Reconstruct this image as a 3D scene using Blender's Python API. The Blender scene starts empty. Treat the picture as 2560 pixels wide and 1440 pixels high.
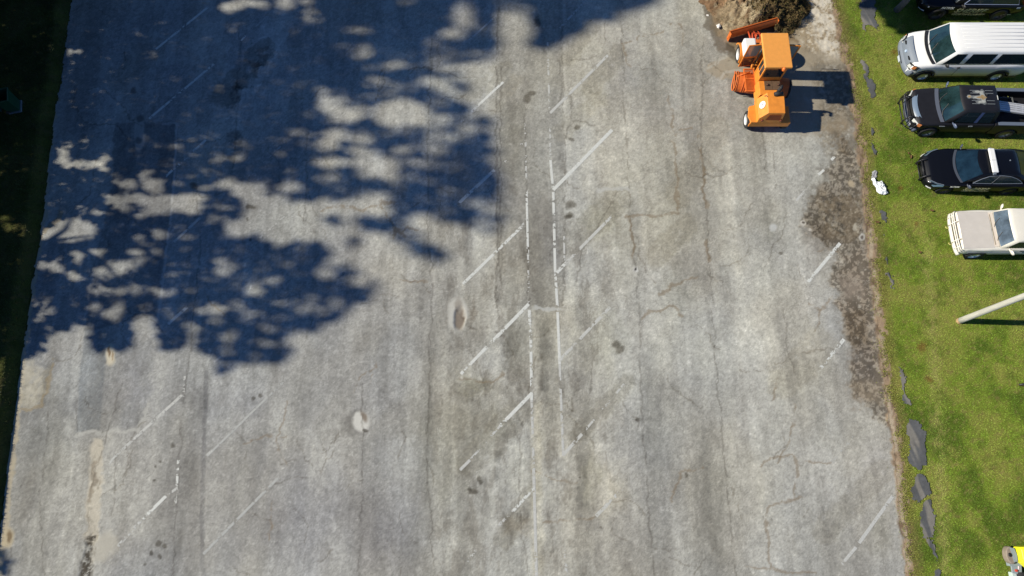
import bpy, bmesh, math, random
import numpy as np
from mathutils import Vector, Matrix
random.seed(7); RNG = np.random.default_rng(11)
SC = bpy.context.scene
COL = SC.collection
R = math.radians

# ------------------------------------------------------------------ camera, sky, sun, exposure
CAM_H, TILT = 28.5, R(16.5)
FPX = 1707.0                                   # focal length in photo pixels (2560 wide)
cam = bpy.data.cameras.new('camera'); cam.sensor_width = 36; cam.lens = FPX / 2560 * 36
cam.clip_start = 0.5; cam.clip_end = 1500
camo = bpy.data.objects.new('camera', cam); COL.objects.link(camo)
camo.location = (0, 0, CAM_H); camo.rotation_euler = (TILT, 0, 0); SC.camera = camo

SUN_EL = R(34); SUN_DIR = Vector((math.cos(SUN_EL), -0.03, -math.sin(SUN_EL))).normalized()
W = bpy.data.worlds.new('World'); SC.world = W; W.use_nodes = True
wn = W.node_tree; bg = wn.nodes['Background']
sky = wn.nodes.new('ShaderNodeTexSky'); sky.sky_type = 'NISHITA'; sky.sun_disc = False
sky.sun_elevation = SUN_EL; sky.sun_rotation = R(270); sky.ozone_density = 8.5; sky.air_density = 1.0; sky.dust_density = 0.0; sky.altitude = 2500
wn.links.new(sky.outputs[0], bg.inputs[0]); bg.inputs[1].default_value = 0.085
sl = bpy.data.lights.new('sun', 'SUN'); sl.energy = 5.0; sl.angle = R(0.95); sl.color = (1.0, 0.93, 0.78)
so = bpy.data.objects.new('sun', sl); COL.objects.link(so)
so.rotation_euler = SUN_DIR.to_track_quat('-Z', 'Y').to_euler(); so.location = (-60, 0, 40)
SC.view_settings.view_transform = 'Standard'; SC.view_settings.look = 'None'
SC.view_settings.gamma = 1; SC.view_settings.exposure = 0.30
SC.render.engine = 'CYCLES'

# ------------------------------------------------------------------ helpers
CT, ST = math.cos(TILT), math.sin(TILT)
def P(px, py, z=0.0):
    """a spot seen in the photograph at pixel (px, py), taken at height z -> world X, Y"""
    u = (px - 1280) / FPX; v = (720 - py) / FPX
    t = (CAM_H - z) / (CT - v * ST)
    return (u * t, (ST + v * CT) * t)
def lin(c):
    c = c / 255.0
    return c / 12.92 if c <= 0.04045 else ((c + 0.055) / 1.055) ** 2.4
KR, KG, KB = 1.16, 1.10, 1.06                  # display / albedo in full sun
def A(r, g, b):
    """albedo of a surface that reads as this sRGB in full sun"""
    return (min(lin(r) / KR, .9), min(lin(g) / KG, .9), min(lin(b) / KB, .9))
MATS = {}
def mat(name, col, rough=0.6, metal=0.0, noise=0.0, nscale=8.0, spec=0.5, coat=0.0, bump=0.0, attr=None, stretch=None):
    if name in MATS: return MATS[name]
    m = bpy.data.materials.new(name); m.use_nodes = True
    nt = m.node_tree; b = nt.nodes['Principled BSDF']
    b.inputs['Roughness'].default_value = rough; b.inputs['Metallic'].default_value = metal
    b.inputs['Specular IOR Level'].default_value = spec
    b.inputs['Coat Weight'].default_value = coat; b.inputs['Coat Roughness'].default_value = 0.04
    b.inputs['Base Color'].default_value = (*col, 1)
    src = None
    if attr:
        a = nt.nodes.new('ShaderNodeAttribute'); a.attribute_name = attr; src = a.outputs['Color']
    if noise > 0:
        tc = nt.nodes.new('ShaderNodeTexCoord')
        n = nt.nodes.new('ShaderNodeTexNoise'); n.inputs['Scale'].default_value = nscale
        n.inputs['Detail'].default_value = 6; n.inputs['Roughness'].default_value = 0.65
        vec = tc.outputs['Object']
        if stretch:
            mp = nt.nodes.new('ShaderNodeMapping'); mp.inputs['Scale'].default_value = stretch; nt.links.new(vec, mp.inputs['Vector']); vec = mp.outputs[0]
        nt.links.new(vec, n.inputs['Vector'])
        mr = nt.nodes.new('ShaderNodeMapRange'); mr.inputs[1].default_value = 0.3; mr.inputs[2].default_value = 0.7
        mr.inputs[3].default_value = 1 - noise; mr.inputs[4].default_value = 1 + noise
        nt.links.new(n.outputs['Fac'], mr.inputs[0])
        mx = nt.nodes.new('ShaderNodeVectorMath'); mx.operation = 'SCALE'
        if src is not None: nt.links.new(src, mx.inputs[0])
        else: mx.inputs[0].default_value = col
        nt.links.new(mr.outputs[0], mx.inputs['Scale']); src = mx.outputs[0]
        if bump > 0:
            bp = nt.nodes.new('ShaderNodeBump'); bp.inputs['Strength'].default_value = bump; bp.inputs['Distance'].default_value = 0.02
            nt.links.new(n.outputs['Fac'], bp.inputs['Height']); nt.links.new(bp.outputs[0], b.inputs['Normal'])
    if src is not None: nt.links.new(src, b.inputs['Base Color'])
    MATS[name] = m
    return m

class MB:
    def __init__(s): s.v = []; s.f = []
    def add(s, vs, fs):
        o = len(s.v); s.v += [tuple(p) for p in vs]; s.f += [tuple(i + o for i in f) for f in fs]; return s
    def box(s, x0, x1, y0, y1, z0, z1, M=None):
        vs = [(x, y, z) for z in (z0, z1) for y in (y0, y1) for x in (x0, x1)]
        if M is not None: vs = [M @ Vector(p) for p in vs]
        return s.add(vs, [(0, 2, 3, 1), (4, 5, 7, 6), (0, 1, 5, 4), (2, 6, 7, 3), (0, 4, 6, 2), (1, 3, 7, 5)])
    def frus(s, b, zb, t, zt):
        """frustum: b, t = (x0,x1,y0,y1)"""
        vs = [(x, y, zb) for y in b[2:] for x in b[:2]] + [(x, y, zt) for y in t[2:] for x in t[:2]]
        return s.add(vs, [(0, 2, 3, 1), (4, 5, 7, 6), (0, 1, 5, 4), (2, 6, 7, 3), (0, 4, 6, 2), (1, 3, 7, 5)])
    def loft(s, rings, cap=True):
        n = len(rings[0]); vs = [p for r in rings for p in r]; fs = []
        for k in range(len(rings) - 1):
            for i in range(n):
                j = (i + 1) % n
                fs.append((k * n + i, k * n + j, (k + 1) * n + j, (k + 1) * n + i))
        if cap: fs += [tuple(range(n))[::-1], tuple((len(rings) - 1) * n + i for i in range(n))]
        return s.add(vs, fs)
    def tube(s, pts, r, seg=10, cap=True):
        pts = [Vector(p) for p in pts]; rs = r if isinstance(r, (list, tuple)) else [r] * len(pts); rings = []
        for i, p in enumerate(pts):
            d = (pts[min(i + 1, len(pts) - 1)] - pts[max(i - 1, 0)]).normalized()
            a = d.orthogonal().normalized() if i == 0 else (a - d * a.dot(d)).normalized()
            b = d.cross(a)
            rings.append([p + (a * math.cos(t) + b * math.sin(t)) * rs[i] for t in [2 * math.pi * k / seg for k in range(seg)]])
        return s.loft(rings, cap)
    def prism(s, poly, z0, z1):
        n = len(poly); vs = [(x, y, z0) for x, y in poly] + [(x, y, z1) for x, y in poly]
        return s.add(vs, [tuple(range(n))[::-1], tuple(range(n, 2 * n))] + [(i, (i + 1) % n, n + (i + 1) % n, n + i) for i in range(n)])
    def grid(s, rows):
        n = len(rows[0]); vs = [p for r in rows for p in r]
        return s.add(vs, [(k * n + i, k * n + i + 1, (k + 1) * n + i + 1, (k + 1) * n + i) for k in range(len(rows) - 1) for i in range(n - 1)])
    def lathe(s, c, axis, prof, seg=24):
        """prof: (along, radius) about axis 'x','y' or 'z' through c"""
        rings = []
        for a, r in prof:
            ring = []
            for k in range(seg):
                t = 2 * math.pi * k / seg; p, q = r * math.cos(t), r * math.sin(t)
                ring.append({'x': (c[0] + a, c[1] + p, c[2] + q), 'y': (c[0] + q, c[1] + a, c[2] + p), 'z': (c[0] + p, c[1] + q, c[2] + a)}[axis])
            rings.append(ring)
        return s.loft(rings)
    def build(s, name, m, parent=None, smooth=False, bevel=0.0):
        me = bpy.data.meshes.new(name); me.from_pydata(s.v, [], s.f); me.update()
        bm = bmesh.new(); bm.from_mesh(me); bmesh.ops.recalc_face_normals(bm, faces=bm.faces); bm.to_mesh(me); bm.free()
        if smooth: me.polygons.foreach_set('use_smooth', [True] * len(me.polygons))
        me.materials.append(m)
        o = bpy.data.objects.new(name, me); COL.objects.link(o)
        if parent is not None: o.parent = parent
        if bevel > 0:
            b = o.modifiers.new('bevel', 'BEVEL'); b.width = bevel; b.segments = 2; b.limit_method = 'ANGLE'; b.angle_limit = R(35)
        return o
def tag(o, label, cat, group=None):
    o['label'] = label; o['category'] = cat
    if group: o['group'] = group
    return o
def thing(name, loc, rz, label, cat, group=None):
    o = bpy.data.objects.new(name, None); COL.objects.link(o); o.location = loc; o.rotation_euler = (0, 0, rz); o.empty_display_size = .3
    return tag(o, label, cat, group)
def structure(o): o['kind'] = 'structure'; return o
def np_mesh(name, verts, faces, m, cols=None, smooth=False, parent=None):
    """verts (n,3), faces (k,3 or 4) as numpy -> mesh object, fast"""
    me = bpy.data.meshes.new(name); n, k, c = len(verts), len(faces), faces.shape[1]
    me.vertices.add(n); me.vertices.foreach_set('co', verts.astype(np.float32).ravel())
    me.loops.add(k * c); me.loops.foreach_set('vertex_index', faces.astype(np.int32).ravel())
    me.polygons.add(k); me.polygons.foreach_set('loop_start', np.arange(0, k * c, c, dtype=np.int32))
    me.polygons.foreach_set('use_smooth', np.full(k, smooth))
    me.update(calc_edges=True)
    if cols is not None:
        a = me.color_attributes.new('Col', 'FLOAT_COLOR', 'POINT')
        a.data.foreach_set('color', np.concatenate([cols, np.ones((n, 1))], 1).astype(np.float32).ravel())
    me.materials.append(m)
    o = bpy.data.objects.new(name, me); COL.objects.link(o)
    if parent is not None: o.parent = parent
    return o
# numpy noise
def _h(i, j, s):
    n = (i.astype(np.int64) * 374761393 + j.astype(np.int64) * 668265263 + s * 1442695041) & 0x7fffffff
    n = ((n ^ (n >> 13)) * 1274126177) & 0x7fffffff
    return ((n ^ (n >> 16)) & 0xffff) / 65535.0
def vn(x, y, s=0):
    i, j = np.floor(x), np.floor(y); f, g = x - i, y - j
    f = f * f * (3 - 2 * f); g = g * g * (3 - 2 * g)
    return (_h(i, j, s) * (1 - f) + _h(i + 1, j, s) * f) * (1 - g) + (_h(i, j + 1, s) * (1 - f) + _h(i + 1, j + 1, s) * f) * g
def fbm(x, y, s=0, o=4, g=0.55):
    t = np.zeros_like(x); a = 1.0; tot = 0
    for k in range(o):
        c, q = math.cos(.6 + 1.1 * k), math.sin(.6 + 1.1 * k)
        if k == 0: xr_, yr_ = x, y
        else: xr_, yr_ = (c * x - q * y) * 2 ** k, (q * x + c * y) * 2 ** k
        t += a * vn(xr_ + 17.3 * k, yr_ - 9.1 * k, s + k); tot += a; a *= g
    return t / tot
def sm(e0, e1, x):
    t = np.clip((x - e0) / (e1 - e0), 0, 1); return t * t * (3 - 2 * t)
def seg_dist(X, Y, pts):
    d = np.full(X.shape, 1e9)
    for (x0, y0), (x1, y1) in zip(pts[:-1], pts[1:]):
        dx, dy = x1 - x0, y1 - y0; L = dx * dx + dy * dy + 1e-9
        t = np.clip(((X - x0) * dx + (Y - y0) * dy) / L, 0, 1)
        d = np.minimum(d, np.hypot(X - x0 - t * dx, Y - y0 - t * dy))
    return d
def inside(X, Y, pts):
    c = np.zeros(X.shape, bool); n = len(pts)
    for k in range(n):
        (x0, y0), (x1, y1) = pts[k], pts[(k + 1) % n]
        if y0 == y1: continue
        c ^= ((y0 > Y) != (y1 > Y)) & (X < (x1 - x0) * (Y - y0) / (y1 - y0) + x0)
    return c
def poly_sd(X, Y, pts):
    d = seg_dist(X, Y, list(pts) + [pts[0]]); return np.where(inside(X, Y, pts), -d, d)

# ------------------------------------------------------------------ ground: one painted survey of the place, split into lot, dirt strip, lawns
LE = [(230, -400), (178, 0), (165, 100), (152, 200), (140, 260), (130, 340), (118, 440), (108, 520), (95, 620), (80, 700), (65, 820), (52, 900), (40, 1000), (28, 1090), (15, 1180), (3, 1290), (-15, 1440), (-40, 1600)]
LR = [(2030, -300), (2072, 0), (2100, 130), (2120, 210), (2135, 330), (2150, 450), (2160, 560), (2175, 700), (2190, 830), (2205, 950), (2215, 1040), (2228, 1110), (2234, 1200), (2246, 1300), (2264, 1440), (2285, 1600)]
GR = [(2035, -300), (2086, 0), (2102, 60), (2120, 120), (2136, 200), (2150, 270), (2156, 330), (2166, 420), (2176, 500), (2186, 560), (2194, 640), (2201, 700), (2208, 780), (2214, 850), (2221, 920), (2228, 980), (2243, 1050), (2254, 1120), (2260, 1180), (2269, 1280), (2279, 1360), (2288, 1440), (2310, 1600)]
def edge_x(line, py): return np.interp(py, [p[1] for p in line], [p[0] for p in line])
STEP = 0.045
gx = np.arange(-22.9, 17.6, STEP); gy = np.arange(-4.0, 24.3, STEP)
GX, GY = np.meshgrid(gx, gy); GS = GX.shape
def to_survey(X, Y, Z=0.0):
    """world -> survey coordinates (the grid the notes below are written in)"""
    f = Y * ST + (CAM_H - Z) * CT; v = (Y * CT - (CAM_H - Z) * ST) / f
    return 1280 + FPX * X / f, 720 - FPX * v
SX, SY = to_survey(GX, GY)
WX = SX + (fbm(GX * 2.2, GY * 2.2, 3) - .5) * 22 + (fbm(GX * 9, GY * 9, 5, 2) - .5) * 7     # ragged versions
WY = SY + (fbm(GX * 2.2, GY * 2.2, 4) - .5) * 22 + (fbm(GX * 9, GY * 9, 6, 2) - .5) * 7
C3 = np.zeros(GS + (3,)); GZ = np.zeros(GS)
def mix(mask, col):
    C3[...] = C3 * (1 - mask[..., None]) + np.array(col) * mask[..., None]
def mul(mask, f):
    C3[...] = C3 * (1 + mask[..., None] * (np.array(f) - 1))
def bb(pts, pad):
    xs = [p[0] for p in pts]; ys = [p[1] for p in pts]
    r = np.where(((SX > min(xs) - pad) & (SX < max(xs) + pad) & (SY > min(ys) - pad) & (SY < max(ys) + pad)))
    return r
def paint(idx, mask, col=None, f=None):
    c = C3[idx]; m = mask[:, None]
    C3[idx] = c * (1 - m) + np.array(col) * m if col is not None else c * (1 + m * (np.array(f) - 1))
def Line(pts, w, col=None, f=None, a=1.0, soft=2.0, wob=1.0, broken=0.0, depth=0.0):
    i = bb(pts, w + soft + 16); X = SX[i] + (WX[i] - SX[i]) * wob; Y = SY[i] + (WY[i] - SY[i]) * wob
    m = (1 - sm(w / 2, w / 2 + soft, seg_dist(X, Y, pts))) * a
    if broken > 0: m = m * sm(broken - .12, broken + .12, fbm(GX[i] * 3, GY[i] * 3, int(pts[0][0]) % 97, 3))
    paint(i, m, col, f)
    if depth: GZ[i] -= m * depth
def Ell(cx, cy, rx, ry, col=None, f=None, a=1.0, soft=.35, ang=0, wob=.5, depth=0.0):
    r = max(rx, ry); i = bb([(cx - r, cy - r), (cx + r, cy + r)], r * soft + 16)
    X = SX[i] + (WX[i] - SX[i]) * wob - cx; Y = SY[i] + (WY[i] - SY[i]) * wob - cy
    c, s = math.cos(R(ang)), math.sin(R(ang)); d = np.hypot((X * c + Y * s) / rx, (-X * s + Y * c) / ry)
    m = (1 - sm(1 - soft, 1 + soft, d)) * a; paint(i, m, col, f)
    if depth: GZ[i] -= m * depth
def Poly(pts, col=None, f=None, a=1.0, soft=6, wob=1.0, grain=0.0, gsc=4.0, depth=0.0, rough=0.0):
    i = bb(pts, soft + 24); X = SX[i] + (WX[i] - SX[i]) * wob; Y = SY[i] + (WY[i] - SY[i]) * wob
    m = (1 - sm(-soft, soft, poly_sd(X, Y, pts))) * a
    n = fbm(GX[i] * gsc, GY[i] * gsc, int(pts[0][1]) % 89, 5, .7)
    if grain > 0: m = m * np.clip(1 + grain * (n - .5) * 4, 0, 1)
    paint(i, m, col, f)
    if depth: GZ[i] -= m * depth
    if rough: GZ[i] += m * (n - .5) * rough
# --- worn asphalt base
base = np.array(A(172, 167, 158))
C3[...] = base
u1 = fbm(GX * .16, GY * .16, 21, 4); mul(sm(.42, .62, u1), (1.10, 1.10, 1.08)); mul(1 - sm(.36, .5, u1), (.87, .87, .88))
u2 = fbm(GX * 1.3, GY * .07, 31, 4); mul(1 - sm(.36, .5, u2), (.88, .88, .88)); mul(sm(.54, .68, u2), (1.08, 1.08, 1.075))
u3 = fbm(GX * .7, GY * .35, 41, 5); mul((1 - sm(.34, .48, u3)) * .6, (.84, .83, .81)); mul(sm(.55, .68, u3) * .6, (1.12, 1.12, 1.10))
u4 = fbm(GX * .35 + 5, GY * .2, 51, 3); mul(sm(.5, .68, u4), (1.02, 1.0, .965)); mul(1 - sm(.32, .48, u4), (.975, .99, 1.02))
u5 = fbm(GX * 3, GY * 3, 61, 4, .75); mul(np.ones(GS) * 1, np.ones(3)); C3 *= (1 + (u5 - .5) * .30)[..., None]
u6 = fbm(GX * 7 + GY * 2.1, GY * 7 - GX * 2.6, 71, 3, .95); C3 *= (1 + (u6 - .5) * .62)[..., None]
# the much-driven middle is dirtier and browner, the lower left bluish, the right pale
mid = sm(1020, 1120, WX) * (1 - sm(1480, 1660, WX)) * sm(250, 700, SY); mul(mid, (.955, .95, .94))
u7 = fbm(GX * 1.9, GY * .7, 75, 5, .75); mul(mid * (1 - sm(.36, .46, u7)), (.79, .775, .76)); mul(mid * sm(.56, .66, u7), (1.10, 1.10, 1.085))
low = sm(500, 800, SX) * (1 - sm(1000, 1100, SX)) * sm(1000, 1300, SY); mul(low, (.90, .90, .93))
u8 = fbm(GX * 2.6, GY * .35, 78, 5, .6); mul((1 - sm(.34, .48, u8)) * .8, (.86, .855, .85)); mul(sm(.58, .7, u8) * .8, (1.08, 1.08, 1.07))
u9 = fbm(GX * 1.1, GY * .8, 79, 5, .7); mul((1 - sm(.33, .44, u9)) * .5, (.84, .83, .82))
C3 *= np.clip(RNG.normal(1, .085, GS), .7, 1.3)[..., None]          # loose aggregate
C3 *= (1 + (vn(GX * 9 + GY, GY * 9 - GX, 74) > .86) * .16)[..., None]
# left third of the lot is bluer and darker, right third paler
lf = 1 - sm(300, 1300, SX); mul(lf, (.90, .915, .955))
mul(sm(1500, 1900, SX) * (1 - sm(2000, 2150, SX)), (1.06, 1.06, 1.04))
# diagonal sealing smears, parallel to the bays
for (x0, y0, x1, y1, w, k) in [(1480, 215, 1545, 130, 36, .86), (1400, 335, 1500, 245, 30, .93), (1430, 610, 1545, 500, 55, .88), (1442, 1090, 1568, 955, 30, .82), (1420, 150, 1475, 70, 25, .9),
        (1180, 240, 1260, 170, 26, .9), (1200, 300, 1290, 200, 20, .93), (1170, 1160, 1290, 1040, 60, .88), (1260, 1350, 1330, 1230, 40, .88), (560, 240, 660, 120, 40, .75), (610, 200, 700, 60, 60, 1.15),
        (560, 330, 640, 230, 30, 1.1), (300, 200, 380, 120, 50, .92), (1700, 480, 1790, 330, 60, .95), (1640, 640, 1720, 560, 40, .9), (2060, 1330, 2200, 1180, 50, .92), (1960, 960, 2050, 860, 70, .95)]:
    k = 1 + (k - 1) * 1.45
    Line([(x0, y0), (x1, y1)], w, f=(k, k * (.985 if k < 1 else 1), k * (.95 if k < 1 else 1)), soft=13, wob=1.2, broken=.25)
    if k < 1: Line([(x0 + w * .5, y0 + w * .45), (x1 + w * .5, y1 + w * .45)], 7, f=(1.10, 1.10, 1.09), soft=6, wob=.8, broken=.34)
# long streaks
for (x, y0, y1, w, k) in [(1640, 880, 1440, 26, .86), (1785, 1080, 1440, 30, .86), (1700, 950, 1300, 20, .93), (1360, 825, 965, 14, .74), (1455, 1150, 1265, 16, .78), (1243, 1130, 1200, 9, .7), (1275, 1050, 1440, 26, .9),
        (1050, 640, 880, 16, .84), (1065, 880, 1440, 22, .86), (930, 900, 1440, 40, .93), (700, 940, 1440, 60, .95), (330, 60, 520, 40, .85), (1545, 735, 805, 18, 1.16), (1345, 800, 1330, 18, 1.08), (1385, 1180, 1440, 40, 1.1),
        (1700, 560, 760, 22, .92), (1450, 770, 880, 10, .78), (1770, 500, 1200, 10, 1.08), (1870, 350, 1440, 50, 1.05), (2000, 560, 1000, 40, 1.07), (1330, 560, 760, 30, .9), (130, 1000, 1440, 60, .9), (80, 1080, 1440, 50, .9),
        (1500, 1130, 1260, 36, 1.12), (1150, 560, 720, 8, 1.12), (1085, 640, 780, 6, 1.16), (1935, 380, 900, 12, .93), (1925, 500, 600, 10, .85), (1290, 780, 1000, 30, .9), (480, 930, 1200, 30, .93), (620, 980, 1440, 30, 1.05), (820, 980, 1440, 30, 1.06), (890, 960, 1230, 40, 1.07)]:
    dx = (x - 1280) * (y1 - y0) / 6600.0
    Line([(x - dx / 2, y0), (x + dx / 2, y1)], w, f=(k, k, k), soft=w * .5 + 3, wob=.8, broken=.3)
# broad bleached and dirty areas
for (x, y, rx, ry, k, w_) in [(1880, 420, 70, 110, 1.11, 1), (1890, 880, 75, 210, 1.10, 1), (1560, 1220, 60, 80, 1.10, 1), (1990, 1330, 60, 90, 1.08, 1), (1480, 190, 45, 90, 1.08, .97), (1690, 560, 60, 60, 1.07, .97), (1530, 640, 40, 45, 1.10, 1), (860, 880, 110, 60, 1.08, 1), (640, 1010, 70, 60, 1.07, 1.01),
        (930, 1010, 45, 90, 1.07, 1.02), (700, 560, 90, 60, 1.08, .97), (1140, 210, 70, 40, 1.06, .97), (1080, 720, 60, 50, 1.05, 1.01), (2060, 1180, 70, 60, 1.07, 1.02), (2190, 1160, 30, 60, 1.08, 1.03), (1860, 1380, 40, 60, 1.09, 1), (1290, 1170, 40, 50, 1.10, .98), (330, 960, 40, 50, 1.06, 1.03), (1550, 560, 40, 120, 1.06, .97),
        (1660, 430, 70, 90, .90, .97), (1640, 200, 60, 60, .90, .97), (1500, 560, 40, 50, .88, .95), (1690, 740, 60, 60, .90, .98), (1520, 840, 40, 70, .88, .96), (1650, 1050, 50, 150, .88, .98), (1780, 1250, 50, 160, .88, .98), (1210, 1060, 60, 60, .86, .96), (1100, 1120, 60, 120, .88, .97), (960, 1330, 80, 100, .88, 1.02), (760, 1290, 80, 100, .90, 1.02),
        (1290, 860, 30, 60, .84, .96), (1180, 960, 40, 30, .82, .93), (1470, 1200, 22, 60, .82, .97), (120, 1080, 60, 120, .90, .98), (420, 1330, 60, 60, .92, 1.0), (1940, 560, 30, 60, .93, .98), (2010, 830, 40, 50, .93, .98), (2000, 960, 60, 50, .92, .98), (2130, 1090, 50, 40, .90, 1.0), (2200, 1330, 26, 50, .86, .96), (1360, 900, 18, 90, .86, .99)]:
    Ell(x, y, rx, ry, f=(k, k, k * w_), a=.9, soft=.7, wob=3.0)
# overlay courses and patches
Poly([(1240, -60), (1405, -60), (1408, 300), (1412, 640), (1408, 768), (1322, 766), (1240, 762)], f=(.77, .765, .76), soft=2.5, wob=.25, grain=.35, gsc=3)
Poly([(1250, 260), (1310, 260), (1312, 460), (1250, 420)], f=(.84, .84, .82), soft=14, wob=2, grain=.8, gsc=5)
Poly([(1378, 190), (1405, 180), (1410, 420), (1385, 420)], f=(.82, .82, .82), soft=8, wob=1.2, grain=.8, gsc=5)
Poly([(1330, 770), (1395, 770), (1408, 1140), (1345, 1150)], f=(1.07, 1.06, 1.03), soft=8, wob=.4)
Poly([(288, 308), (330, 306), (438, 304), (436, 420), (425, 560), (400, 700), (392, 790), (330, 800), (210, 830), (240, 640), (280, 460)], f=(.66, .66, .67), soft=3, wob=.5, grain=.4, gsc=3)
Poly([(212, 820), (250, 815), (262, 900), (250, 1075), (190, 1080), (200, 940)], f=(.66, .69, .73), soft=4, wob=.4, grain=.3)
Poly([(250, 880), (385, 850), (370, 1000), (350, 1070), (250, 1078)], f=(.83, .84, .86), soft=6, wob=.8, grain=.4)
Line([(190, 1086), (250, 1080), (345, 1078), (372, 1005)], 4, col=A(190, 185, 175), a=.5, soft=4)
Line([(405, 310), (440, 308), (437, 430), (425, 560), (395, 800)], 2.5, col=A(190, 188, 184), a=.5, soft=3, wob=.3, broken=.35)
Poly([(1450, 1170), (1560, 1150), (1570, 1260), (1500, 1300), (1460, 1290)], f=(1.12, 1.11, 1.07), soft=20, wob=1.5, grain=.4)
Poly([(1250, 1290), (1330, 1290), (1330, 1340), (1260, 1340)], f=(.84, .80, .74), soft=14, wob=1.2, grain=.5)
Poly([(1220, 920), (1150, 985), (1190, 1010), (1250, 960)], f=(.78, .76, .72), soft=14, wob=2, grain=.9, gsc=5)
Poly([(1330, 1010), (1330, 1440), (1360, 1440), (1350, 1000)], f=(1.06, 1.04, .98), soft=8, wob=.8)
for k in range(26):       # rubbed aggregate patches
    x, y = RNG.uniform(1150, 1480), RNG.uniform(780, 1430); r = RNG.uniform(10, 32)
    Ell(x, y, r, r * RNG.uniform(.6, 1.8), f=(.8, .79, .78), a=RNG.uniform(.3, .8), soft=.7, wob=2.5)
for k in range(60):
    x, y = RNG.uniform(100, 2120), RNG.uniform(0, 1440); r = RNG.uniform(14, 60); q = RNG.uniform(.86, 1.12)
    Ell(x, y, r * .7, r * RNG.uniform(1, 2.4), f=(q, q, q * .99), a=.7, soft=.8, wob=2.5)
# worn, dug-out zone along the right edge
wornp = [(2090, 395), (2055, 470), (2022, 520), (2003, 560), (2030, 602), (2092, 628), (2086, 690), (2084, 745), (2104, 775), (2106, 850), (2134, 885), (2120, 950), (2135, 1000), (2185, 1050), (2232, 1060), (2206, 900), (2180, 700), (2160, 500), (2146, 380), (2105, 345)]
Poly([(2090, 150), (2112, 150), (2142, 300), (2160, 430), (2110, 440), (2085, 300)], col=A(122, 110, 94), a=.85, soft=16, wob=2.4, grain=1.2, gsc=4, rough=.05)
Poly([(2075, 300), (2120, 300), (2160, 470), (2165, 620), (2040, 600), (2020, 520), (2060, 420)], col=A(120, 112, 100), a=.8, soft=20, wob=2.6, grain=1.6, gsc=4, rough=.05)
Poly(wornp, col=A(116, 110, 102), a=.9, soft=14, wob=2.2, grain=.7, gsc=3, rough=.05)
Poly([(2112, 640), (2176, 610), (2218, 1000), (2132, 1012), (2124, 900), (2108, 860), (2100, 760)], col=A(130, 118, 105), a=.6, soft=14, wob=2.4, grain=.8, gsc=4)
Poly(wornp, f=(.45, .44, .43), soft=8, wob=2.2, grain=4.5, gsc=8)
Poly(wornp, f=(1.5, 1.42, 1.3), soft=8, wob=2.2, grain=-5.0, gsc=9)
Poly([(2040, 490), (2150, 480), (2160, 600), (2080, 610), (2020, 560)], f=(.66, .64, .60), soft=20, wob=2.0, grain=2.0, gsc=6, rough=.05)
Poly([(2050, 480), (2160, 480), (2170, 610), (2060, 600)], col=A(150, 130, 104), a=.3, soft=20, wob=1.5, grain=2.8, gsc=3)
Poly([(2105, 780), (2160, 770), (2175, 870), (2120, 880)], f=(.7, .66, .6), soft=12, wob=1.5, grain=1.2, gsc=8, rough=.04)
Poly([(2130, 870), (2170, 860), (2190, 960), (2140, 950)], f=(.9, .92, .97), soft=12, wob=1.2)
Poly([(2110, 960), (2200, 950), (2205, 1010), (2120, 1010)], col=A(150, 134, 112), a=.4, soft=16, wob=2.4, grain=1.2, gsc=5)
Poly([(2100, 700), (2150, 690), (2160, 740), (2110, 745)], col=A(150, 135, 120), a=.6, soft=14, wob=1.5, grain=1)
Poly([(1995, 575), (2060, 560), (2090, 620), (2050, 640), (2010, 610)], f=(.78, .75, .72), soft=12, wob=1)
Poly([(2030, 590), (2095, 640), (2083, 760), (2075, 800), (2100, 850), (2040, 900), (1990, 860), (2000, 650)], f=(1.13, 1.13, 1.14), soft=14, wob=.8)
# sand and silt at the top right around the sweeper
Poly([(1765, -60), (1772, 40), (1785, 85), (1830, 118), (1840, 140), (1775, 158), (1768, 182), (1800, 198), (1860, 190), (1950, 160), (2110, 160), (2085, -60)], col=A(160, 142, 116), a=.97, soft=5, wob=1.0, grain=.3, rough=.03)
Poly([(1772, -60), (1780, 60), (1835, 120), (1990, 110), (1985, -60)], col=A(128, 106, 80), a=.9, soft=14, wob=1.8, grain=.6, gsc=4, rough=.04)
Poly([(1775, 158), (1835, 132), (1880, 150), (1860, 192), (1800, 198), (1768, 182)], col=A(160, 150, 134), a=.7, soft=5, wob=.7)
Line([(1772, 172), (1800, 150), (1830, 138)], 3, col=A(185, 178, 165), a=.6, soft=4, wob=.5)
Line([(1800, 196), (1812, 180), (1850, 176)], 3, col=A(185, 178, 165), a=.6, soft=4, wob=.5)
Poly([(1815, 105), (1838, 118), (1842, 140), (1812, 128)], col=A(70, 58, 46), a=.9, soft=4, wob=.8)
Line([(1768, 0), (1772, 60), (1798, 108), (1835, 140)], 14, col=A(104, 92, 76), a=.75, soft=8, wob=1.4)
Poly([(1985, -50), (2078, -50), (2090, 60), (2105, 130), (2090, 160), (2040, 140), (1995, 110), (2010, 60), (1975, 20)], col=A(205, 192, 172), a=.95, soft=14, wob=1.6, grain=.8, gsc=3, rough=.06)
Poly([(1985, -50), (2100, -50), (2125, 160), (2000, 130)], f=(.60, .54, .46), soft=14, wob=2.0, grain=3.0, gsc=6, rough=.06)
Poly([(2000, -50), (2090, -50), (2115, 150), (2060, 150)], col=A(216, 204, 186), a=.8, soft=14, wob=2.4, grain=2.6, gsc=2.6, rough=.05)
Poly([(1960, 120), (2110, 140), (2125, 330), (1980, 335), (1950, 200)], col=A(156, 143, 124), a=.85, soft=16, wob=1.2, grain=.5)
Poly([(2030, 150), (2120, 165), (2140, 300), (2060, 300)], f=(.62, .60, .57), soft=14, wob=1.5, grain=1.8, gsc=6, rough=.04)
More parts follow.
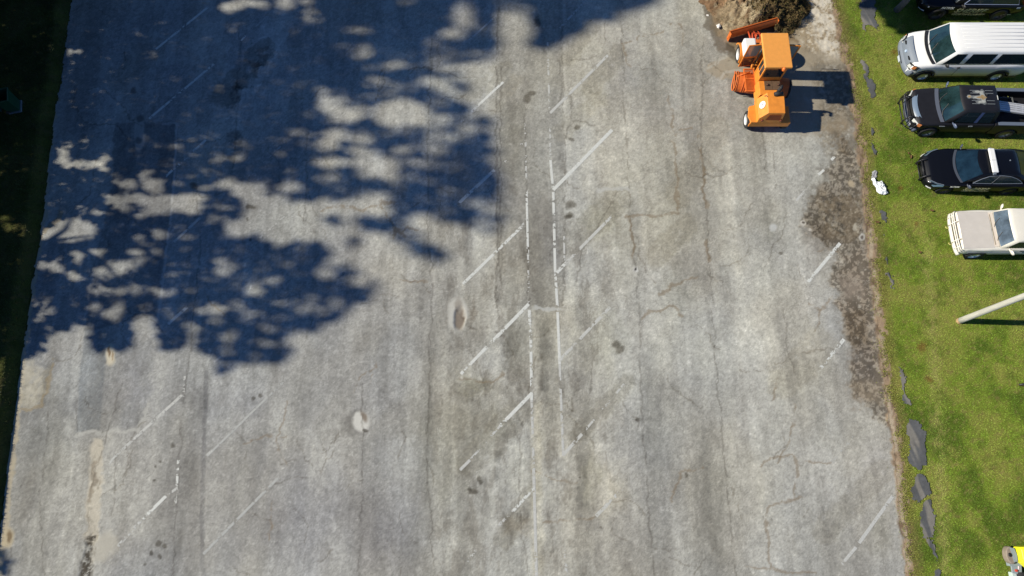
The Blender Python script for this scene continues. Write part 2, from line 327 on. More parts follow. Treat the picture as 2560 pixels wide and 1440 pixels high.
Poly([(2050, 305), (2110, 300), (2130, 390), (2070, 380), (2040, 340)], f=(.86, .8, .72), soft=12, wob=1.5, grain=1.8, gsc=6)
# sand along the left edge
Line([(150, 1010 - 900), (105, 540), (70, 780), (58, 900), (48, 1000), (38, 1090), (26, 1180), (14, 1290), (0, 1440)], 10, col=A(178, 164, 140), a=.85, soft=7, wob=.9)
Poly([(52, 900), (75, 905), (105, 930), (110, 1000), (85, 1020), (45, 1010)], col=A(194, 184, 164), a=.7, soft=14, wob=1.8, grain=.8, gsc=3)
Poly([(105, 925), (130, 900), (118, 1000), (105, 1020)], f=(.93, .9, .82), soft=6, wob=.8)
Line([(130, 905), (118, 985), (105, 1018), (60, 1022)], 4, col=A(150, 130, 95), a=.5, soft=4)
Line([(240, 1110), (240, 1180), (232, 1260), (228, 1345)], 20, col=A(196, 184, 164), a=.8, soft=10, wob=1.0, broken=.18, depth=.01)
Line([(238, 1160), (240, 1200), (233, 1245)], 8, f=(.62, .58, .54), a=.8, soft=4, wob=1.4, broken=.42)
Poly([(226, 1325), (236, 1335), (236, 1450), (195, 1450), (206, 1390)], col=A(70, 62, 52), a=.95, soft=5, wob=1.2, grain=1.2, gsc=9, rough=.08, depth=.03)
Poly([(236, 1340), (280, 1330), (300, 1360), (262, 1400), (236, 1400)], col=A(185, 176, 160), a=.75, soft=12, wob=1.2)
for k in range(70):
    y_ = RNG.uniform(1110, 1345); Ell(240 - (y_ - 1110) * .05 + RNG.normal(0, 7), y_, RNG.uniform(2, 5), RNG.uniform(3, 9), f=(RNG.choice([.72, 1.12]),) * 3, a=.7, soft=.6, wob=1.5)
    Ell(RNG.uniform(48, 108), RNG.uniform(905, 1020), RNG.uniform(3, 8), RNG.uniform(3, 8), f=(RNG.choice([.8, 1.06]),) * 3, a=.6, soft=.6, wob=1.5)
Ell(18, 1345, 16, 26, col=A(190, 172, 140), a=.8, soft=.4)
Ell(22, 1342, 6, 14, col=A(110, 88, 60), a=.8, soft=.5)
Ell(275, 888, 12, 26, col=A(205, 192, 168), a=.95, soft=.3); Ell(272, 880, 3.5, 14, col=A(120, 95, 70), a=.9, soft=.4); Ell(281, 890, 2.5, 14, col=A(150, 125, 95), a=.8)
Ell(335, 215, 16, 22, col=A(175, 168, 160), a=.6); Ell(335, 226, 8, 8, col=A(105, 98, 92), a=.8)
Ell(348, 335, 13, 44, col=A(172, 168, 162), a=.7, soft=.15); Ell(350, 296, 9, 9, col=A(95, 92, 88), a=.8); Ell(345, 350, 8, 8, col=A(95, 92, 88), a=.7)
Ell(235, 225, 13, 9, f=(1.5, 1.5, 1.5), a=.6); Ell(255, 565, 10, 8, f=(1.3, 1.3, 1.3), a=.7)
Line([(150, 535), (130, 560), (112, 575)], 6, col=A(150, 135, 110), a=.7, soft=4)
# potholes and silt in them
Ell(1142, 785, 26, 41, col=A(196, 190, 179), a=.85, soft=.22, wob=.5); Ell(1148, 796, 13, 29, col=A(130, 116, 102), a=.95, soft=.3, wob=.6, depth=.05); Ell(1145, 765, 9, 20, col=A(150, 140, 128), a=.8, soft=.4)
Ell(1178, 780, 10, 24, f=(.7, .66, .62), a=.8, wob=2)
Ell(893, 1058, 34, 32, f=(.58, .57, .57), a=.9, soft=.25, wob=1.0); Ell(903, 1055, 23, 26, col=A(200, 194, 184), a=1, soft=.2, wob=.5); Ell(912, 1042, 8, 14, col=A(120, 104, 88), a=.85, soft=.45, ang=-25); Ell(913, 1077, 8, 5, col=A(90, 84, 76), a=.9)
Ell(868, 1100, 50, 90, f=(1.1, 1.1, 1.09), a=.6, soft=.8, wob=1.5)
Ell(2008, 557, 7, 7, col=A(205, 196, 182), a=.9); Ell(2009, 556, 3.5, 3.5, col=A(90, 80, 70)); Ell(2025, 576, 5, 5, col=A(200, 190, 176), a=.8); Ell(2153, 592, 9, 9, col=A(205, 198, 186), a=.9); Ell(2153, 592, 5, 5, col=A(110, 100, 92))
Ell(2127, 460, 10, 8, col=A(180, 162, 135), a=.9, ang=35); Ell(2142, 565, 10, 9, col=A(178, 168, 150), a=.85, wob=1.5); Ell(2170, 565, 8, 16, col=A(175, 162, 145), a=.8, wob=1.2)
Ell(1590, 673, 6, 7, col=A(205, 200, 192), a=.9); Ell(1590, 672, 3, 3.4, col=A(80, 76, 72))
Ell(1932, 567, 9, 9, col=A(195, 192, 186), a=.8)
# oil spots
for (x, y, rx, ry) in [(1427, 513, 14, 12), (1423, 540, 9, 8), (1420, 545, 12, 5), (1537, 860, 10, 9), (1549, 873, 11, 10), (1181, 1229, 13, 8), (1170, 1222, 6, 5), (1200, 1195, 5, 7), (1202, 1205, 4, 6), (429, 1111, 6, 6), (402, 1156, 4, 4),
        (390, 1168, 3, 3), (386, 1204, 4, 4), (485, 466, 10, 9), (395, 1358, 10, 6), (412, 1364, 6, 5), (378, 1382, 6, 6), (398, 1392, 5, 8), (362, 1410, 4, 4), (1595, 1048, 6, 6), (1716, 1187, 6, 6), (1320, 247, 9, 11), (1332, 235, 10, 5),
        (1443, 318, 8, 7), (1428, 347, 7, 6), (1478, 50, 3, 3), (1345, 55, 8, 16), (1500, 1318, 3, 3), (1446, 1193, 3, 3), (632, 996, 6, 6), (650, 990, 4, 6), (627, 517, 14, 5), (618, 548, 4, 5), (625, 600, 4, 4), (2086, 668, 6, 6), (1955, 635, 4, 4)]:
    Ell(x, y, rx, ry, f=(.42, .40, .37), a=.95, soft=.35, wob=.6)
for k in range(16):
    x = 570 + RNG.uniform(0, 100); y = 250 - (x - 570) * 1.1 + RNG.uniform(-25, 25); Ell(x, y, RNG.uniform(5, 12), RNG.uniform(4, 10), f=(.5, .49, .48), a=.7, soft=.6, wob=2)
for k in range(10):
    Ell(590 + RNG.uniform(-20, 20), RNG.uniform(330, 410), 7, 10, f=(.6, .6, .6), a=.6, soft=.7, wob=2)
# joints and cracks
DK = (.50, .48, .46); BR = A(126, 106, 80)
for pts, w in [([(1078, 100), (1068, 420), (1072, 560), (1080, 700), (1076, 900), (1068, 1150), (1085, 1440)], 2.4), ([(1245, 20), (1240, 300), (1244, 560), (1240, 760), (1246, 800)], 2.6), ([(1253, 130), (1250, 500), (1254, 720)], 1.6),
        ([(1556, 60), (1562, 300), (1572, 470), (1577, 540), (1590, 680), (1597, 790), (1600, 930), (1608, 1080), (1618, 1230), (1635, 1440)], 2.6), ([(1757, 100), (1752, 320), (1765, 520), (1778, 700), (1790, 930), (1812, 1150), (1832, 1330), (1838, 1440)], 2.2),
        ([(1405, 60), (1410, 280), (1413, 480), (1412, 640), (1408, 760)], 2.4), ([(600, 60), (592, 300), (585, 420)], 2.0), ([(905, 960), (908, 1150), (898, 1440)], 1.8), ([(505, 580), (490, 740), (470, 900), (460, 985), (448, 1150), (430, 1440)], 2.2),
        ([(770, 330), (760, 560)], 1.6), ([(1310, 230), (1318, 560), (1322, 760)], 1.6), ([(290, 1140), (283, 1290)], 2.2), ([(305, 960), (270, 1080), (235, 1200), (205, 1400)], 1.8), ([(120, 1030), (100, 1250), (110, 1440)], 1.4), ([(30, 1370), (20, 1440)], 2),
        ([(190, 1000), (195, 1100)], 1.8), ([(1305, 1050), (1295, 1180), (1300, 1300), (1320, 1440)], 1.8), ([(1180, 880), (1200, 930), (1215, 990)], 1.8), ([(1935, 380), (1940, 470)], 1.2), ([(1960, 780), (1965, 860), (1985, 930)], 1.2),
        ([(1480, 900), (1478, 980), (1470, 1010)], 1.4), ([(1440, 720), (1450, 640), (1500, 560), (1545, 480)], 1.2), ([(1420, 300), (1430, 290), (1432, 265), (1428, 230)], 2), ([(1430, 300), (1460, 303), (1490, 315)], 1.6), ([(1415, 340), (1425, 310)], 1.8),
        ([(1400, 150), (1404, 230), (1400, 260)], 2.2), ([(1510, 60), (1515, 105)], 1.6), ([(1430, 148), (1490, 142)], 1.4)]:
    Line(pts, w * .8, f=DK, a=.66, soft=2, wob=.7, broken=.34)
Line([(516, 930), (512, 1040), (508, 1150), (505, 1300), (508, 1440)], 7, f=(.72, .72, .74), a=.9, soft=4, wob=.3)
for pts, w in [([(805, 525), (850, 516), (880, 520), (905, 530), (930, 520), (950, 508), (985, 507)], 6), ([(955, 510), (968, 545), (985, 572), (1010, 590)], 6), ([(1045, 572), (1020, 570), (1005, 578)], 4), ([(985, 575), (985, 598)], 3),
        ([(1648, 738), (1680, 715), (1710, 700), (1752, 690)], 5), ([(1606, 795), (1625, 778), (1650, 778), (1680, 767), (1697, 772), (1706, 790)], 6), ([(1570, 542), (1640, 537), (1690, 530), (1694, 490), (1688, 430), (1692, 380), (1675, 335)], 4.5),
        ([(1748, 340), (1758, 440), (1766, 520)], 5), ([(1768, 600), (1776, 660)], 6), ([(1577, 545), (1585, 640)], 4.5), ([(1905, 1165), (1925, 1145), (1960, 1138), (1985, 1142), (1996, 1170), (1986, 1245)], 3), ([(1998, 1165), (2020, 1156), (2078, 1157)], 2.4),
        ([(2005, 1240), (1950, 1255), (1922, 1262), (1918, 1290), (1926, 1415)], 3.2), ([(1865, 1420), (1930, 1420), (1970, 1434), (2040, 1428)], 3), ([(2018, 758), (2040, 772), (2052, 776), (2068, 770), (2075, 752)], 4), ([(2052, 776), (2052, 800), (2040, 830)], 2.6),
        ([(1675, 60), (1700, 60), (1706, 110)], 3), ([(1655, 80), (1600, 95), (1560, 110)], 2), ([(1668, 240), (1680, 290), (1690, 340)], 3), ([(1700, 325), (1730, 322)], 4), ([(1563, 115), (1570, 165)], 3), ([(1930, 1000), (1945, 960), (1948, 940)], 1.8),
        ([(1945, 1160), (1980, 1080), (1990, 1010)], 1.6), ([(1680, 1250), (1700, 1180), (1760, 1165)], 2), ([(2030, 640), (2060, 625), (2100, 630)], 2), ([(1150, 470 + 470), (1230, 960), (1260, 930)], 3), ([(1360, 1302), (1440, 1302), (1480, 1295)], 2.4), ([(1330, 1180), (1440, 1210)], 1.6),
        ([(720, 440 + 560), (690, 1100), (720, 1170)], 1.5), ([(610, 1110), (660, 1090), (715, 1095)], 1.6), ([(680, 1260), (675, 1320), (670, 1345)], 2.5), ([(1000, 700), (1030, 708), (1068, 706)], 1.8), ([(560, 790), (540, 770), (510, 728)], 1.5), ([(880, 980), (905, 935), (915, 930)], 1.8), ([(925, 930), (940, 900), (930, 960)], 1.6)]:
    Line(pts, w * .8, col=BR, a=.55, soft=3, wob=.9, broken=.36)
def crack(x, y, n, st, ang, w):
    pts = [(x, y)]
    for k in range(n): ang += random.uniform(-.6, .6); x += math.cos(ang) * st; y += math.sin(ang) * st; pts.append((x, y))
    Line(pts, w, f=(.58, .55, .51), a=.75, soft=1.6, wob=.8, broken=.34)
for k in range(95):
    crack(random.uniform(90, 2060), random.uniform(20, 1440), random.randint(4, 10), random.uniform(10, 22), random.choice([math.pi / 2] * 3 + [0, .7]) + random.uniform(-.4, .4), random.uniform(.8, 1.6))
Line([(1495, 478), (1530, 472), (1568, 472)], 5, col=A(190, 186, 178), a=.6, soft=4); Line([(1395, 772), (1335, 772)], 5, col=A(188, 185, 178), a=.7, soft=4)
for k in range(26): Ell(RNG.uniform(120, 2100), RNG.uniform(300, 1430), RNG.uniform(2, 3.5), RNG.uniform(2, 3.5), f=(1.35, 1.35, 1.35), a=.8)
# dirt strip between lot and grass
ex, gxr = edge_x(LR, SY), edge_x(GR, SY)
dm = sm(-4, 6, WX - ex); mix(dm, A(146, 124, 102)); n = fbm(GX * 6, GY * 3, 91, 5, .7)
mul(dm * sm(.42, .62, n), (1.25, 1.22, 1.15)); mul(dm * (1 - sm(.34, .5, n)), (.68, .64, .58)); GZ += dm * (n - .5) * .05
Line([(x + 12, y) for x, y in LR if y > 550], 5, col=A(196, 178, 152), a=.6, soft=5, broken=.45)
GZ += (fbm(GX * .25, GY * .25, 95, 3) - .5) * .03 * (1 - dm)
# lettering of the ground materials
def ground_mat(name, fine, amount, bump):
    m = mat(name, (.3, .3, .3), rough=.93, attr='Col', noise=amount, nscale=fine, spec=.25, bump=bump); return m
M_lot = ground_mat('worn_asphalt', 55, .26, .25); M_dirt = ground_mat('bare_dirt', 30, .3, .5)
def sheet(name, keep, m, z, smooth=True):
    q = keep[:-1, :-1] & keep[1:, 1:] & keep[:-1, 1:] & keep[1:, :-1]
    idn = np.arange(GS[0] * GS[1]).reshape(GS); f = np.stack([idn[:-1, :-1], idn[:-1, 1:], idn[1:, 1:], idn[1:, :-1]], -1)[q]
    used = np.unique(f); re = np.full(GS[0] * GS[1], -1); re[used] = np.arange(len(used))
    V = np.stack([GX, GY, GZ + z], -1).reshape(-1, 3)[used]
    return structure(np_mesh(name, V, re[f], m, np.clip(C3.reshape(-1, 3)[used], 0.004, .85), smooth))
le = edge_x(LE, SY); wob = (WX - SX) * .45
lotmask = (SX + wob > le) & (SX < ex + 8)
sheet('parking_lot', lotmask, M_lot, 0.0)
sheet('dirt_strip', (SX > ex) & (SX + wob < gxr + 8), M_dirt, -0.006)

# ------------------------------------------------------------------ lawns
def lawn_cols(X, Y, sx, sy):
    a = fbm(X * .5, Y * .5, 7, 4); b = fbm(X * 2.2, Y * 2.2, 8, 4, .7); c = fbm(X * 9, Y * 9, 9, 2)
    g = np.array(A(124, 144, 48)); d = np.array(A(96, 118, 36)); y = np.array(A(150, 150, 72)); t = np.array(A(150, 128, 84))
    col = g[None] * np.ones((X.size, 1))
    def mx(m, k): return col * (1 - m[:, None]) + k[None] * m[:, None]
    col = mx(1 - sm(.36, .52, a), d); col = mx(sm(.5, .68, a) * .6, y); col = mx((1 - sm(.3, .46, b)) * .55, d * .8); col = mx(sm(.56, .7, b) * .45, y)
    col = mx(sm(.62, .75, c) * .35, t)
    pale = np.exp(-((sx - 2318 - (sy - 600) * .055) / 16) ** 2) * sm(520, 640, sy) * sm(.3, .6, c * .5 + b * .5); col = mx(pale * .55, np.array(A(168, 166, 92)))
    for qx, qy, qr in ((2303, 868, 12), (2318, 945, 8), (2325, 952, 6), (2250, 470, 7), (2235, 130, 8), (2470, 540, 8), (2290, 560, 6)):
        col = mx((1 - sm(.5, 1.2, np.hypot(sx - qx, sy - qy) / qr + (c - .5))) * .7, np.array(A(122, 92, 44)))
    e = np.clip((sx - edge_x(GR, sy)) / 30, 0, 1); col = mx((1 - e) * .55 * (sx > 1500), t)     # dry fringe by the dirt
    return col
def lawn_sheet(name, x0, x1, y0, y1, st, keep, zf):
    xs = np.arange(x0, x1, st); ys = np.arange(y0, y1, st); X, Y = np.meshgrid(xs, ys); sx, sy = to_survey(X, Y)
    K = keep(X, Y, sx, sy); q = K[:-1, :-1] & K[1:, 1:] & K[:-1, 1:] & K[1:, :-1]
    idn = np.arange(X.size).reshape(X.shape); f = np.stack([idn[:-1, :-1], idn[:-1, 1:], idn[1:, 1:], idn[1:, :-1]], -1)[q]
    used = np.unique(f); re = np.full(X.size, -1); re[used] = np.arange(len(used))
    V = np.stack([X, Y, zf(X, Y, sx, sy)], -1).reshape(-1, 3)[used]
    cols = lawn_cols(X.ravel(), Y.ravel(), sx.ravel(), sy.ravel())[used] * np.array((.85, .75, .9))
    if x0 < 0: cols = cols * .28 + np.array((.018, .014, .009)) * fbm(V[:, 0] * 4, V[:, 1] * 4, 88, 4)[:, None] * 1.4  # deep tree shade put into the left bank's colour, plus brown litter
    return structure(np_mesh(name, V, re[f], MATS['soil'], cols, True))
mat('soil', (.1, .12, .03), rough=.95, attr='Col', noise=.35, nscale=25, spec=.15, bump=.5)
def left_d(X, Y, sx, sy): return (edge_x(LE, sy) - sx) / FPX * (Y * ST + CAM_H * CT)       # metres left of the lot edge
def zl(X, Y, sx, sy):
    d = left_d(X, Y, sx, sy); return -.01 + .38 * sm(-.02, .5, d) + (fbm(X * 3, Y * 3, 14) - .5) * .05 * sm(.1, .6, d)
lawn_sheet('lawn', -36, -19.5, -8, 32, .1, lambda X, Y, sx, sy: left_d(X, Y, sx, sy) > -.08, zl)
zr = lambda X, Y, sx, sy: .0 + (fbm(X * .8, Y * .8, 15) - .5) * .05 + .02 * sm(0, 40, sx - edge_x(GR, sy))
lawn_sheet('lawn', 14.5, 38, -6, 34, .1, lambda X, Y, sx, sy: sx > edge_x(GR, sy) - 2, zr)
gm = mat('far_ground', A(120, 125, 55), rough=.95, noise=.3, nscale=.4, spec=.2)
b = MB(); b.box(-400, 400, -400, 400, -1.0, -.09); structure(b.build('ground', gm))
b = MB(); b.box(-23.5, 19, -40, -4.0, -.08, -.002); b.box(-23.5, 19, 24.2, 60, -.08, -.002)
structure(b.build('parking_lot', mat('far_asphalt', A(160, 156, 152), rough=.92, noise=.15, nscale=1.5)))

# old asphalt path, mostly grown over
PATHP = [[(2152, -60), (2182, -60), (2184, 0), (2189, 40), (2198, 72), (2190, 82), (2178, 62), (2166, 60), (2161, 82), (2152, 66), (2146, 20)], [(2150, 150), (2167, 153), (2172, 185), (2182, 208), (2189, 236), (2178, 256), (2166, 220), (2156, 182)],
    [(2172, 308), (2179, 318), (2182, 338), (2175, 346)], [(2177, 350), (2187, 366), (2188, 388), (2178, 392)], [(2186, 425), (2194, 428), (2190, 455), (2182, 450)], [(2199, 523), (2212, 533), (2219, 548), (2210, 564), (2200, 547)],
    [(2206, 585), (2211, 588), (2208, 596)], [(2208, 636), (2216, 640), (2226, 668), (2216, 662)], [(2213, 678), (2222, 682), (2232, 706), (2231, 728), (2222, 708)], [(2246, 908), (2253, 915), (2263, 946), (2259, 988), (2249, 972)],
    [(2250, 984), (2262, 986), (2274, 1004), (2275, 1018), (2256, 1010)], [(2270, 1045), (2289, 1044), (2303, 1060), (2312, 1082), (2315, 1130), (2313, 1160), (2302, 1173), (2273, 1166), (2266, 1142), (2270, 1110), (2265, 1068)],
    [(2290, 1183), (2303, 1180), (2316, 1198), (2331, 1234), (2311, 1242), (2295, 1258), (2278, 1250), (2280, 1220)], [(2319, 1245), (2333, 1247), (2336, 1290), (2333, 1342), (2314, 1346), (2298, 1320), (2297, 1285), (2308, 1258)],
    [(2314, 1346), (2332, 1346), (2343, 1400), (2339, 1407)], [(2335, 1420), (2350, 1424), (2356, 1460), (2330, 1460)]]
verts, faces, cols = [], [], []
xs = np.arange(15, 20, .03); ys = np.arange(-4.5, 25, .03); X, Y = np.meshgrid(xs, ys); sx, sy = to_survey(X, Y)
nx = sx + (fbm(X * 4, Y * 4, 77, 5, .8) - .5) * 24; ny = sy + (fbm(X * 4, Y * 4, 78, 5, .8) - .5) * 24
K = np.zeros(X.shape, bool)
for pp in PATHP: K |= inside(nx, ny, pp)
idn = np.arange(X.size).reshape(X.shape); q = K[:-1, :-1] & K[1:, 1:] & K[:-1, 1:] & K[1:, :-1]
f = np.stack([idn[:-1, :-1], idn[:-1, 1:], idn[1:, 1:], idn[1:, :-1]], -1)[q]; used = np.unique(f); re = np.full(X.size, -1); re[used] = np.arange(len(used))
cc = np.array(A(94, 93, 93))[None] * (.7 + .6 * fbm(X * 2, Y * 2, 79, 4)).reshape(-1, 1)
edge = sm(.58, .68, fbm(X * 2.2 + Y * .5, Y * .5, 80, 3)).reshape(-1, 1); cc = cc * (1 - edge * .5) + np.array(A(160, 150, 136)) * edge * .5; cc = cc * (.8 + .4 * fbm(X * 9, Y * 9, 83, 3)).reshape(-1, 1)
structure(np_mesh('old_path', np.stack([X, Y, np.full(X.shape, .052) + (fbm(X * 2, Y * 2, 81) - .5) * .02], -1).reshape(-1, 3)[used], re[f], M_lot, cc[used], True))

# grass blades (uncountable)
def blades(name, X, Y, z0, col, hmin, hmax, wid):
    n = len(X); a = RNG.uniform(0, 2 * np.pi, n); L = RNG.uniform(hmin, hmax, n); t = RNG.uniform(.25, 1.0, n)
    dx, dy = np.cos(a), np.sin(a); px_, py_ = -dy * wid, dx * wid
    b0 = np.stack([X - px_, Y - py_, z0], -1); b1 = np.stack([X + px_, Y + py_, z0], -1)
    tip = np.stack([X + dx * L * t, Y + dy * L * t, z0 + L * np.sqrt(np.clip(1 - t * t, .12, 1))], -1)
    V = np.stack([b0, b1, tip], 1).reshape(-1, 3); F = np.arange(3 * n).reshape(-1, 3)
    o = np_mesh(name, V, F, mat('grass_blade', (.1, .15, .03), rough=.6, attr='Col', spec=.3), np.repeat(col, 3, 0)); o['kind'] = 'stuff'; return o
N = 420000
X = RNG.uniform(15, 27, N); Y = RNG.uniform(-4.6, 25.5, N); sx, sy = to_survey(X, Y)
nx = sx + (fbm(X * 4, Y * 4, 77, 5, .8) - .5) * 24; ny = sy + (fbm(X * 4, Y * 4, 78, 5, .8) - .5) * 24
K = (sx > edge_x(GR, sy) - 4 + (fbm(X * 3, Y * 3, 33) - .5) * 34) & (sx < 2660)
jx_ = RNG.normal(0, 3.0, N)
for pp in PATHP: K &= ~(inside(nx + jx_, ny + jx_, pp) & (RNG.random(N) > .05))
X, Y, sx, sy = X[K], Y[K], sx[K], sy[K]
cl = lawn_cols(X, Y, sx, sy) * RNG.uniform(.72, 1.42, (len(X), 1)) * np.array((1.10, 1.21, .98))
blades('grass', X, Y, zr(X, Y, sx, sy) - .005, cl, .03, .075, .009)['label'] = 'mown green grass of the right-hand lawn'
N = 60000
X = RNG.uniform(-27, -20, N); Y = RNG.uniform(-4, 25, N); sx, sy = to_survey(X, Y); d = left_d(X, Y, sx, sy); K = (d > .02) & (sx > -120)
X, Y, sx, sy = X[K], Y[K], sx[K], sy[K]; cl = lawn_cols(X, Y, sx, sy) * RNG.uniform(.3, .9, (len(X), 1)) * .45  # blade colours scaled down to carry the tree shade
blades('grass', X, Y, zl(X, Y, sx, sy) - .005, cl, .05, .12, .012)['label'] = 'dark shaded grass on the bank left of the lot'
# weeds creeping along the edge of the dirt strip
N = 24000
t = RNG.uniform(0, 1440, N); sx0 = edge_x(GR, t) + RNG.normal(4, 12, N); keep = fbm(sx0 / 40, t / 30, 44) > .46
pts = np.array([P(a, c) for a, c in zip(sx0[keep], t[keep])]); X, Y = pts[:, 0], pts[:, 1]
cl = np.array(A(140, 142, 62))[None] * RNG.uniform(.6, 1.3, (len(X), 1))
blades('grass', X, Y, np.full(len(X), .0), cl, .03, .075, .011)['label'] = 'weedy grass fringe along the bare dirt strip'

# ------------------------------------------------------------------ painted markings (flaking white paint, 4 mm above the asphalt)
PW = [mat('paint_bright', A(210, 207, 199), rough=.8, noise=.12, nscale=14), mat('paint_worn', A(192, 188, 181), rough=.85, noise=.14, nscale=14), mat('paint_faint', A(194, 190, 182), rough=.9, noise=.12, nscale=14), mat('paint_ghost', A(178, 175, 169), rough=.9, noise=.12, nscale=14)]
lotz_x0, lotz_y0 = gx[0], gy[0]
def lot_z(x, y): 
    return GZ[min(max(int((y - lotz_y0) / STEP + .5), 0), GS[0] - 1), min(max(int((x - lotz_x0) / STEP + .5), 0), GS[1] - 1)]
def marking(pts, wpx, wear, k, seed):
    g = [Vector((*P(*p), 0)) for p in pts]; mb = MB(); w = wpx * .82 / 57.0; cs = .03
    for a, b_ in zip(g[:-1], g[1:]):
        d = (b_ - a); L = d.length; d.normalize(); n = Vector((-d.y, d.x, 0)); na = max(int(L / cs), 1); nb = max(int(w / cs), 2)
        ii, jj = np.meshgrid(np.arange(na), np.arange(nb), indexing='ij'); u = (ii + .5) / na * L; v = ((jj + .5) / nb - .5) * w
        ns = fbm(u * 2.4 + seed * 7, v * 2 + seed, seed, 3) * .5 + fbm(u * 11, v * 11 + seed, seed + 3, 3, .8) * .5
        ends = np.minimum(u, L - u) * 1.5; ed = 1 - np.abs(v) / (w / 2)
        ok = (ns + np.clip(ed, 0, .3) * .25 - .085 > wear)
        for i, j in zip(*np.nonzero(ok)):
            q = []
            for di, dj in ((0, 0), (1, 0), (1, 1), (0, 1)):
                p = a + d * ((i + di) / na * L) + n * (((j + dj) / nb - .5) * w); q.append((p.x, p.y, lot_z(p.x, p.y) + .005))
            mb.add(q, [(0, 1, 2, 3)])
    if mb.v: structure(mb.build('parking_line', PW[k]))
MK = [([(1148, 123), (1242, 38)], 6, .50, 1), ([(1152, 305), (1178, 280)], 7, .50, 1), ([(1178, 280), (1258, 205)], 8, .44, 0), ([(1148, 507), (1236, 425)], 10, .36, 0), ([(1262, 405), (1306, 358)], 7, .53, 1), ([(1157, 710), (1303, 568)], 9, .37, 0), ([(1303, 568), (1316, 548)], 6, .52, 1),
    ([(1152, 935), (1205, 880)], 9, .40, 0), ([(1205, 880), (1322, 760)], 10, .40, 0), ([(1150, 1175), (1175, 1150)], 8, .40, 1), ([(1175, 1150), (1250, 1065)], 6, .54, 1), ([(1250, 1065), (1328, 985)], 10, .41, 0), ([(1283, 1277), (1335, 1220)], 8, .43, 0), ([(1245, 1315), (1283, 1277)], 7, .55, 1), ([(1155, 1420), (1190, 1375)], 7, .52, 2),
    ([(1400, 70), (1475, -10)], 7, .47, 1), ([(1375, 283), (1520, 138)], 9, .36, 1), ([(1383, 475), (1530, 325)], 11, .34, 0), ([(1392, 682), (1411, 661)], 10, .36, 0), ([(1411, 661), (1530, 540)], 9, .42, 2), ([(1397, 903), (1525, 768)], 9, .40, 2), ([(1407, 1138), (1455, 1085)], 9, .38, 2), ([(1455, 1085), (1560, 960)], 6, .50, 2), ([(1490, 1290), (1560, 1218)], 9, .44, 2),
    ([(390, 123), (520, 18)], 8, .43, 0), ([(372, 298), (535, 160)], 8, .43, 0), ([(410, 445), (515, 350)], 8, .43, 0), ([(435, 605), (500, 545)], 8, .44, 1), ([(420, 810), (468, 768)], 9, .44, 0), ([(535, 905), (552, 892)], 6, .45, 1), ([(272, 1160), (288, 1140)], 6, .5, 2), ([(288, 1140), (455, 988)], 8, .42, 1), ([(295, 1365), (352, 1302)], 8, .43, 1), ([(352, 1302), (415, 1240)], 9, .43, 0), ([(415, 1240), (440, 1222)], 7, .48, 1),
    ([(603, 102), (614, 90)], 6, .40, 0), ([(614, 90), (690, 20)], 5, .56, 3), ([(620, 440), (742, 330)], 5, .52, 3), ([(600, 640), (745, 510)], 5, .50, 3), ([(690, 745), (730, 700)], 5, .54, 3), ([(518, 1140), (708, 955)], 6, .46, 3), ([(508, 1385), (695, 1195)], 7, .44, 3), ([(518, 1138), (530, 1126)], 7, .4, 1),
    ([(1990, 502), (2020, 468)], 7, .46, 1), ([(2042, 440), (2060, 425)], 8, .46, 0), ([(2020, 705), (2100, 608)], 10, .37, 0), ([(2050, 922), (2110, 848)], 10, .46, 0), ([(2080, 1155), (2140, 1085)], 7, .55, 3), ([(2105, 1410), (2140, 1368)], 8, .40, 1), ([(2140, 1368), (2232, 1240)], 9, .42, 1), ([(2078, 400), (2086, 392)], 8, .42, 0),
    ([(1312, 282), (1316, 460)], 6, .50, 1), ([(1316, 460), (1320, 640)], 7, .44, 0), ([(1320, 640), (1322, 760)], 6, .49, 1), ([(1323, 775), (1327, 850)], 9, .46, 0), ([(1327, 850), (1329, 1000)], 8, .42, 0), ([(1329, 1000), (1334, 1170)], 7, .45, 1), ([(1334, 1170), (1341, 1440)], 8, .36, 1),
    ([(1369, 105), (1374, 290)], 6, .53, 2), ([(1374, 290), (1376, 400)], 6, .52, 1), ([(1376, 400), (1383, 480)], 8, .46, 0), ([(1383, 480), (1388, 680)], 8, .43, 0), ([(1388, 680), (1394, 776)], 8, .42, 0), ([(1394, 780), (1399, 910)], 8, .38, 0), ([(1399, 910), (1408, 1140)], 7, .43, 1), ([(1412, 1375), (1416, 1440)], 7, .46, 1), ([(1410, 590), (1411, 655)], 6, .5, 1),
    ([(458, 1000), (462, 940)], 6, .56, 1), ([(446, 1150), (442, 1215)], 7, .46, 0), ([(442, 1215), (437, 1280)], 7, .5, 2)]
for k, (p, w_, wr, mm) in enumerate(MK): marking(p, w_, wr, mm, 100 + k)

